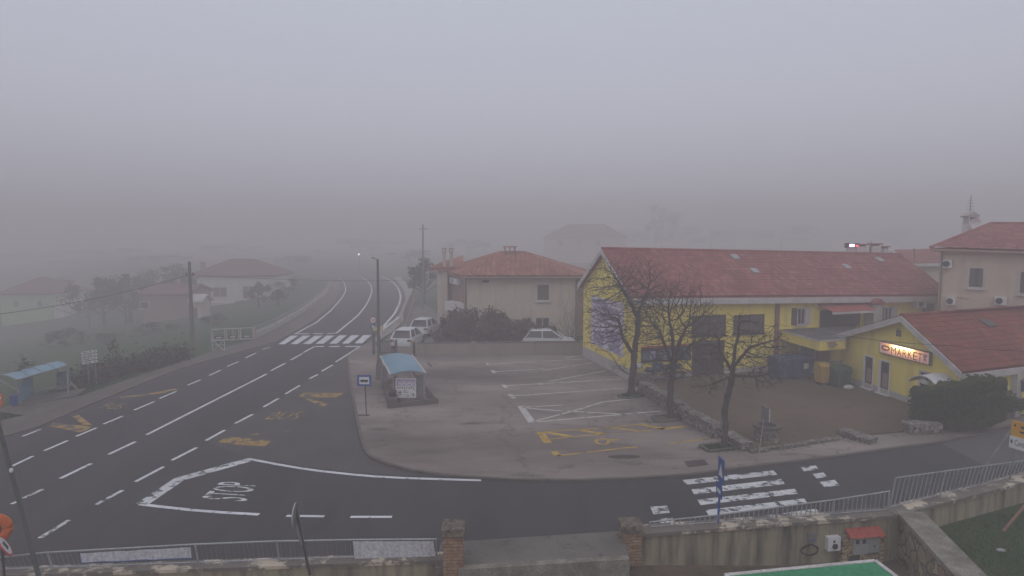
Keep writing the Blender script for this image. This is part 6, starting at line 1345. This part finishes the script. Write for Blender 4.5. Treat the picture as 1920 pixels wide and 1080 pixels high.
# ---------------------------------------------------------------- hedges and bushes
def bush(name, label, blobs, mat, n, size, seed, cat='bush', group=None, stem=True):
    rg = random.Random(seed); c0 = blobs[0][0]; t = thing(name, label, cat, (c0[0], c0[1], 0), group); q = MB(); tot = sum(b[1][0] * b[1][1] * b[1][2] for b in blobs)
    for c, r in blobs: leafcloud(q, c, r, int(n * r[0] * r[1] * r[2] / tot), size, rg, max(10, int(36 * (r[0] * r[1] * r[2] / tot) ** .5)), True)
    q.build('foliage', mat, t)
    if stem: MB().tube([V((c0[0], c0[1], -.05)), V(c0)], [.09, .05], 6).build('stem', m_bark, t)
    return t
def bl(u0, u1, v0, y, ry, zb=0.0):
    a, b, tp = D(u0, 600, y), D(u1, 600, y), D((u0 + u1) / 2, v0, y); return (V(((a.x + b.x) / 2, y, (tp.z + zb) / 2)), ((b.x - a.x) / 2 * 1.02, ry, (tp.z - zb) / 2 * 1.05))
bush('laurel_bush', 'large dark reddish bush left of the cream house, beside the white cars', [bl(815, 872, 590, 48.5, 1.4), bl(838, 905, 575, 49, 1.5), bl(880, 948, 583, 48.8, 1.5)], m_leafr, 7000, .22, 5)
bush('laurel_bush', 'middle dark reddish bush below the blank wall of the cream house', [bl(930, 990, 603, 48.4, 1.3), bl(915, 965, 594, 49, 1.3)], m_leafr, 4500, .22, 6)
bush('laurel_bush', 'dark reddish bush beneath the brown shuttered window, left of the sideways white car', [bl(962, 1012, 601, 48.6, 1.2), bl(1000, 1046, 613, 48.4, 1.1)], m_leafr, 3500, .22, 7)
# clipped hedge
rg = random.Random(8); t = thing('clipped_hedge', 'thick dark green clipped hedge in front of the market gable', 'hedge', (19, 27, .4)); q = MB(); path = [V((17.6, 27.5, .4)), V((18.6, 27.12, .22)), V((20.0, 27.0, .28)), V((21.1, 27.3, .55))]; hs = [1.25, 1.7, 1.95, 1.7]
def hedge_at(f):
    s = f * 3; i = min(2, int(s)); k = s - i; return path[i].lerp(path[i + 1], k), hs[i] + (hs[i + 1] - hs[i]) * k, (path[min(3, i + 1)] - path[i]).normalized()
for i in range(12):
    for a, b in ((i / 12, (i + 1) / 12),):
        p, h, d = hedge_at(a); p2, h2, _ = hedge_at(b); n = V((-d.y, d.x, 0)) * .36; q.hexa([p - n, p2 - n, p2 + n, p + n], [p - n * .9 + Z(h * .9), p2 - n * .9 + Z(h2 * .9), p2 + n * .9 + Z(h2 * .9), p + n * .9 + Z(h * .9)])
for i in range(15000):
    f = rg.random(); p, h, d = hedge_at(f); n = V((-d.y, d.x, 0)); s = rg.random(); lump = 1 + .03 * math.sin(f * 19 + 1) + .02 * math.sin(f * 43) + .035 * rg.gauss(0, 1)
    if s < .6: c = p - n * (.42 * lump) + Z(h * rg.random() * lump)
    elif s < .85: c = p + n * rg.uniform(-.45, .45) + Z(h * lump * rg.uniform(.93, 1.03))
    else: c = p + d * ((-.1 if f < .5 else .1)) + n * rg.uniform(-.4, .4) + Z(h * rg.random()) if (f < .06 or f > .94) else p + n * .42 * lump + Z(h * rg.random())
    a = V((rg.gauss(0, 1), rg.gauss(0, 1), rg.gauss(0, 1))).normalized(); b = a.orthogonal().normalized(); k = rg.uniform(.05, .115); q.add([c - a * k, c + b * k * .6, c + a * k, c - b * k * .6], [(0, 1, 2, 3)])
q.build('foliage', m_leafh, t)
bush('ground_shrub', 'low green shrub strip beside the market wall at the right edge', [(V((23.0, 29.2, .75)), (1.3, .6, .45)), (V((24.9, 30.4, .8)), (1.2, .6, .5))], m_leafh, 3500, .13, 12, 'shrub', stem=False)

# ---------------------------------------------------------------- trees and shrubs of the misty background
def make_tree(name, label, base, h, wd, mat, seed, n=9000, size=.42, trunk=.28, group='trees fading into the fog', cat='tree', nb=9):
    rg = random.Random(seed); t = thing(name, label, cat, base, group); tr = MB(); c = V(base)
    tr.tube([c, c + V((rg.uniform(-.1, .1), 0, h * .25)), c + V((rg.uniform(-.3, .3), 0, h * .55))], [trunk, trunk * .7, trunk * .4], 7, False)
    for k in range(5): a = k * 1.25 + rg.random(); s = c + Z(h * rg.uniform(.22, .45)); tr.tube([s, s + V((math.cos(a) * wd * .3, math.sin(a) * wd * .3, h * .18)), s + V((math.cos(a) * wd * .5, math.sin(a) * wd * .5, h * .36))], [trunk * .4, trunk * .25, trunk * .1], 5, False)
    tr.build('trunk', m_bark, t); q = MB()
    
    for k in range(nb):
        a = k * 2.4 + rg.uniform(-.5, .5); rr = 0 if k == 0 else rg.uniform(.14, .30); s = rg.uniform(.19, .28) if k else .30; hz_ = rg.uniform(.26, .64) if k else .62
        leafcloud(q, c + V((math.cos(a) * rr * wd, math.sin(a) * rr * wd, h * hz_)), (wd * s, wd * s, min(h * .34, h * (1 - hz_))), n // nb, size, rg, 14); q.build('crown', mat, t); return t
T1 = make_tree('broadleaf_tree', 'dark tree right of the low brown shed, half lost in fog', GT(338, 590), 6.5, 7, m_leafd, 41, 10000, .55)
T2 = make_tree('broadleaf_tree', 'rounded dark tree between the lime green house and the sheds', GT(196, 612), 7.0, 7, m_leafd, 42, 10000, .55)
T3 = make_tree('broadleaf_tree', 'tall pale tree silhouette rising highest behind the ridge of the yellow hall', D(1240, 470, 285) * 1, 23.5, 22, m_leafd, 43, 14000, 1.1)
T3.location.z = 0
TM = make_tree('broadleaf_tree', 'faint tree mass right of the tallest silhouette', V((0, 0, 0)), 12, 20, m_leafd, 44, 12000, .7, nb=14)
def put(src, u, y, h, wd, label, srch, srcw, rz):
    c = copy_tree(src); p = D(u, 600, y); z = meadow_z(p.x, y) - .05; c.location = (p.x, y, z); k = (h - z) / srch; c.scale = (wd / srcw, wd / srcw, k); c.rotation_euler = (0, 0, rz); c['label'] = label; return c
def top(v, y): return D(960, v, y).z
for (src, sh, sw, u, y, v, wd, label, rz) in (
    (T1, 6.5, 7, 245, 95, 520, 9, 'dark tree behind the gap between lime house and brown shed', 1),
    (T2, 6.2, 8, 140, 220, 488, 26, 'dark tree just right of the lime green house', 2),
    (T1, 6.5, 7, 300, 200, 478, 30, 'hazy tree above the low brown shed', 3),
    (T2, 6.2, 8, 200, 260, 465, 52, 'very faint tree mass behind the lime house trees', 4),
    (T1, 6.5, 7, 545, 180, 480, 24, 'faint tree right of the dull red roof', 5),
    (T2, 6.2, 8, 610, 280, 468, 15, 'faint tree on the inside of the road bend', .5),
    (T1, 6.5, 7, 486, 90, 532, 5, 'dark garden tree in front of the white house', 1.5),
    (T2, 6.2, 8, 522, 86, 549, 4, 'dark garden shrub tree beside the pale fence', 2.5),
    (T2, 6.2, 8, 795, 80, 500, 7, 'dark tree left of the twin chimneys, beside the bend', 3.5),
    (T1, 6.5, 7, 770, 190, 468, 22, 'faint tree at the outside of the bend', 4.5),
    (T2, 6.2, 8, 880, 280, 448, 34, 'faint tree above the lower roof of the cream house', 5.5),
    (T1, 6.5, 7, 1060, 300, 430, 30, 'faint tree behind the pink house', .8),
    (T2, 6.2, 8, 1330, 320, 420, 60, 'faint tree mass right of the tallest silhouette', 1.8),
    (T1, 6.5, 7, 1460, 330, 421, 62, 'faint tree mass above the middle of the hall ridge', 2.8),
    (T2, 6.2, 8, 1640, 320, 428, 50, 'faint tree mass behind the rooftop chimneys', 3.8),
    (T1, 6.5, 7, 1170, 320, 428, 44, 'faint tree between pink house and tallest silhouette', 5.2),
    (T2, 6.2, 8, 60, 260, 476, 40, 'faint tree behind the lime green house', .2),
    (T1, 6.5, 7, 700, 300, 446, 56, 'very faint tree behind the distant lit lamp', 1.2),
    (T2, 6.2, 8, 430, 280, 458, 44, 'very faint tree above the dull red roof', 2.2)):
    if y > 138 and src is not TM: src, sh, sw = TM, 12, 20
    if y == 320 and u == 1330: p = D(u, 600, y); TM.location = (p.x, y, -.05); TM.scale = (wd / 20, wd / 20, top(v, y) / 12)
    else: put(src, u, y, top(v, y) + .05, wd, label, sh * .97, sw, rz)
for u, y, v, wd, label, rz in ((168, 94, 528, 11, 'dark bushy mass of trees right of the lime green house', 1.0), (236, 92, 512, 11, 'dark bushy trees left of the low brown shed', 2.2), (318, 112, 492, 14, 'hazy bushy trees rising behind the low brown shed', 3.1), (534, 100, 520, 8, 'hazy bushes between white house and pale fence', 4.0), (100, 120, 520, 13, 'hazy bushes behind the annex of the lime house', 5.0)):
    put(TM, u, y, top(v, y) + .05, wd, label, 12, 20, rz)
for u, y, v, wd, label, rz in ((300, 66, 604, 6.5, 'low dark shrubbery below the brown shed, nearest the leaning pole', .4), (215, 62, 622, 6, 'low dark shrubbery in the meadow behind the white direction boards', 1.7), (120, 66, 612, 6, 'low dark shrubbery in the meadow below the lime green house', 2.9), (398, 68, 586, 4, 'small dark shrub on the lawn below the white house', 3.6)):
    c = put(TM, u, y, top(v, y) + .05, wd, label, 12, 20, rz); c['group'] = 'shrubs in the misty meadow'; c['category'] = 'shrub'; c.name = 'meadow_shrub'; hh = c.scale.z * 12; c.scale.z *= 1.5; c.location.z -= hh * .5
S1 = make_tree('round_shrub', 'round autumn coloured shrub right of the white direction boards', G(213, 697), 2.0, 1.55, m_leafo, 51, 1500, .13, .06, 'round shrubs on the grass verge', 'shrub')
c = put(S1, 41, 33, 1.75, 1.6, 'round autumn coloured shrub behind the left bus shelter', 2.0, 1.55, 2); c.location.z = .2
# verge hedge and grass
rg = random.Random(77)
def low_hedge(path, h, label, n, seed):
    rg = random.Random(seed); q = MB(); t = thing('verge_hedge', label, 'hedge', path[0]); P = resample(path, 1.0)
    for i in range(n):
        k = rg.randrange(len(P) - 1); p = P[k].lerp(P[k + 1], rg.random()); c = p + V((rg.gauss(0, .3), rg.gauss(0, .3), abs(rg.gauss(0, .5)) * h)); a = V((rg.gauss(0, 1), rg.gauss(0, 1), rg.gauss(0, 1))).normalized(); b = a.orthogonal().normalized(); s = rg.uniform(.06, .13); q.add([c - a * s, c + b * s * .6, c + a * s, c - b * s * .6], [(0, 1, 2, 3)])
    q.build('foliage', m_leafd, t)
low_hedge(GP([(150, 722), (215, 706), (300, 686), (345, 674)]), .9, 'ragged dark hedge behind the verge right of the left shelter', 6000, 1)
g = MB(); rg = random.Random(31)
def tuft(p, h):
    a = rg.uniform(0, 2 * PI); d = V((math.cos(a), math.sin(a), 0)); e = V((rg.gauss(0, .3), rg.gauss(0, .3), 1)) * h; g.add([p - d * .012, p + d * .012, p + e], [(0, 1, 2)])
for i in range(9000):
    u = rg.uniform(0, 300); v = 792 - u * .40 + rg.gauss(-6, 9); p = G(u, v)
    tuft(V((p.x, p.y, -.03)), rg.uniform(.05, .16))
for i in range(9000):
    x, y = rg.uniform(11.8, 17), rg.uniform(14.5, 20)
    if y < 18.45 + max(0, (x - 11.2)) * .44 - .3 and x > 11.9 - (18.4 - y) * .22 + .35: tuft(V((x, y, -.56)), rg.uniform(.03, .09))
for (u, v, s) in ((1183, 742, .5), (1347, 840, .6)):
    c = G(u, v, .12)
    for i in range(700): tuft(c + V((rg.gauss(0, s * .6), rg.gauss(0, s * .35), 0)), rg.uniform(.04, .12))
o = g.build('grass', m_grass); o['kind'] = 'stuff'; o['label'] = 'tufts of grass on the verge, lawn and tree pits'

# ---------------------------------------------------------------- fog, light, camera
q = MB(); q.box((0, 0, 0), (1, 1, 1)); q.v = [((x) * 1500, (y) * 1500 + 0, -13.4 if z < 0 else 27.0) for x, y, z in q.v]
m, N, L, B = nt('haze_air'); N.remove(B); pv = N.new('ShaderNodeVolumePrincipled'); pv.inputs['Color'].default_value = (.88, .815, .825, 1); pv.inputs['Density'].default_value = HAZE; pv.inputs['Anisotropy'].default_value = .0
out = [n for n in N if n.type == 'OUTPUT_MATERIAL'][0]; L.new(pv.outputs[0], out.inputs['Volume'])
hz = q.build('haze', m, fix=True); hz['kind'] = 'stuff'
w = bpy.data.worlds.new('World'); S.world = w; w.use_nodes = True; N, L = w.node_tree.nodes, w.node_tree.links; bg = N['Background']
sky = N.new('ShaderNodeTexSky'); sky.sky_type = 'NISHITA'; sky.sun_disc = False; sky.sun_elevation = math.radians(50); sky.sun_rotation = math.radians(200); sky.air_density = 1.0; sky.dust_density = 3.0; sky.ozone_density = 1.5
hs_ = N.new('ShaderNodeHueSaturation'); hs_.inputs['Saturation'].default_value = SKYSAT; L.new(sky.outputs[0], hs_.inputs['Color']); ov = N.new('ShaderNodeMix'); ov.data_type = 'RGBA'; ov.inputs[0].default_value = .85; ov.inputs[7].default_value = (5.3, 5.65, 6.6, 1)   # an even overcast deck veils the clear sky
L.new(hs_.outputs[0], ov.inputs[6]); L.new(ov.outputs[2], bg.inputs['Color']); bg.inputs['Strength'].default_value = SKYS
sl = bpy.data.lights.new('sun', 'SUN'); sl.energy = .5; sl.angle = math.radians(70); sl.color = (1, .97, .93); so = bpy.data.objects.new('sun', sl); COL.objects.link(so); so.rotation_euler = (math.radians(40), 0, math.radians(20))
cam = bpy.data.cameras.new('camera'); cam.sensor_width = 36; cam.lens = 36 * F / 1920; cam.clip_end = 3000; cam.clip_start = .1; co = bpy.data.objects.new('camera', cam); COL.objects.link(co); co.location = (0, 0, H); co.rotation_euler = (PI / 2 - PITCH, 0, 0); S.camera = co
S.view_settings.view_transform = 'Standard'; S.view_settings.look = 'None'; S.view_settings.gamma = 1; S.view_settings.exposure = EXPO
S.cycles.volume_bounces = 2; S.cycles.max_bounces = 6; S.cycles.diffuse_bounces = 3; S.cycles.use_denoising = True
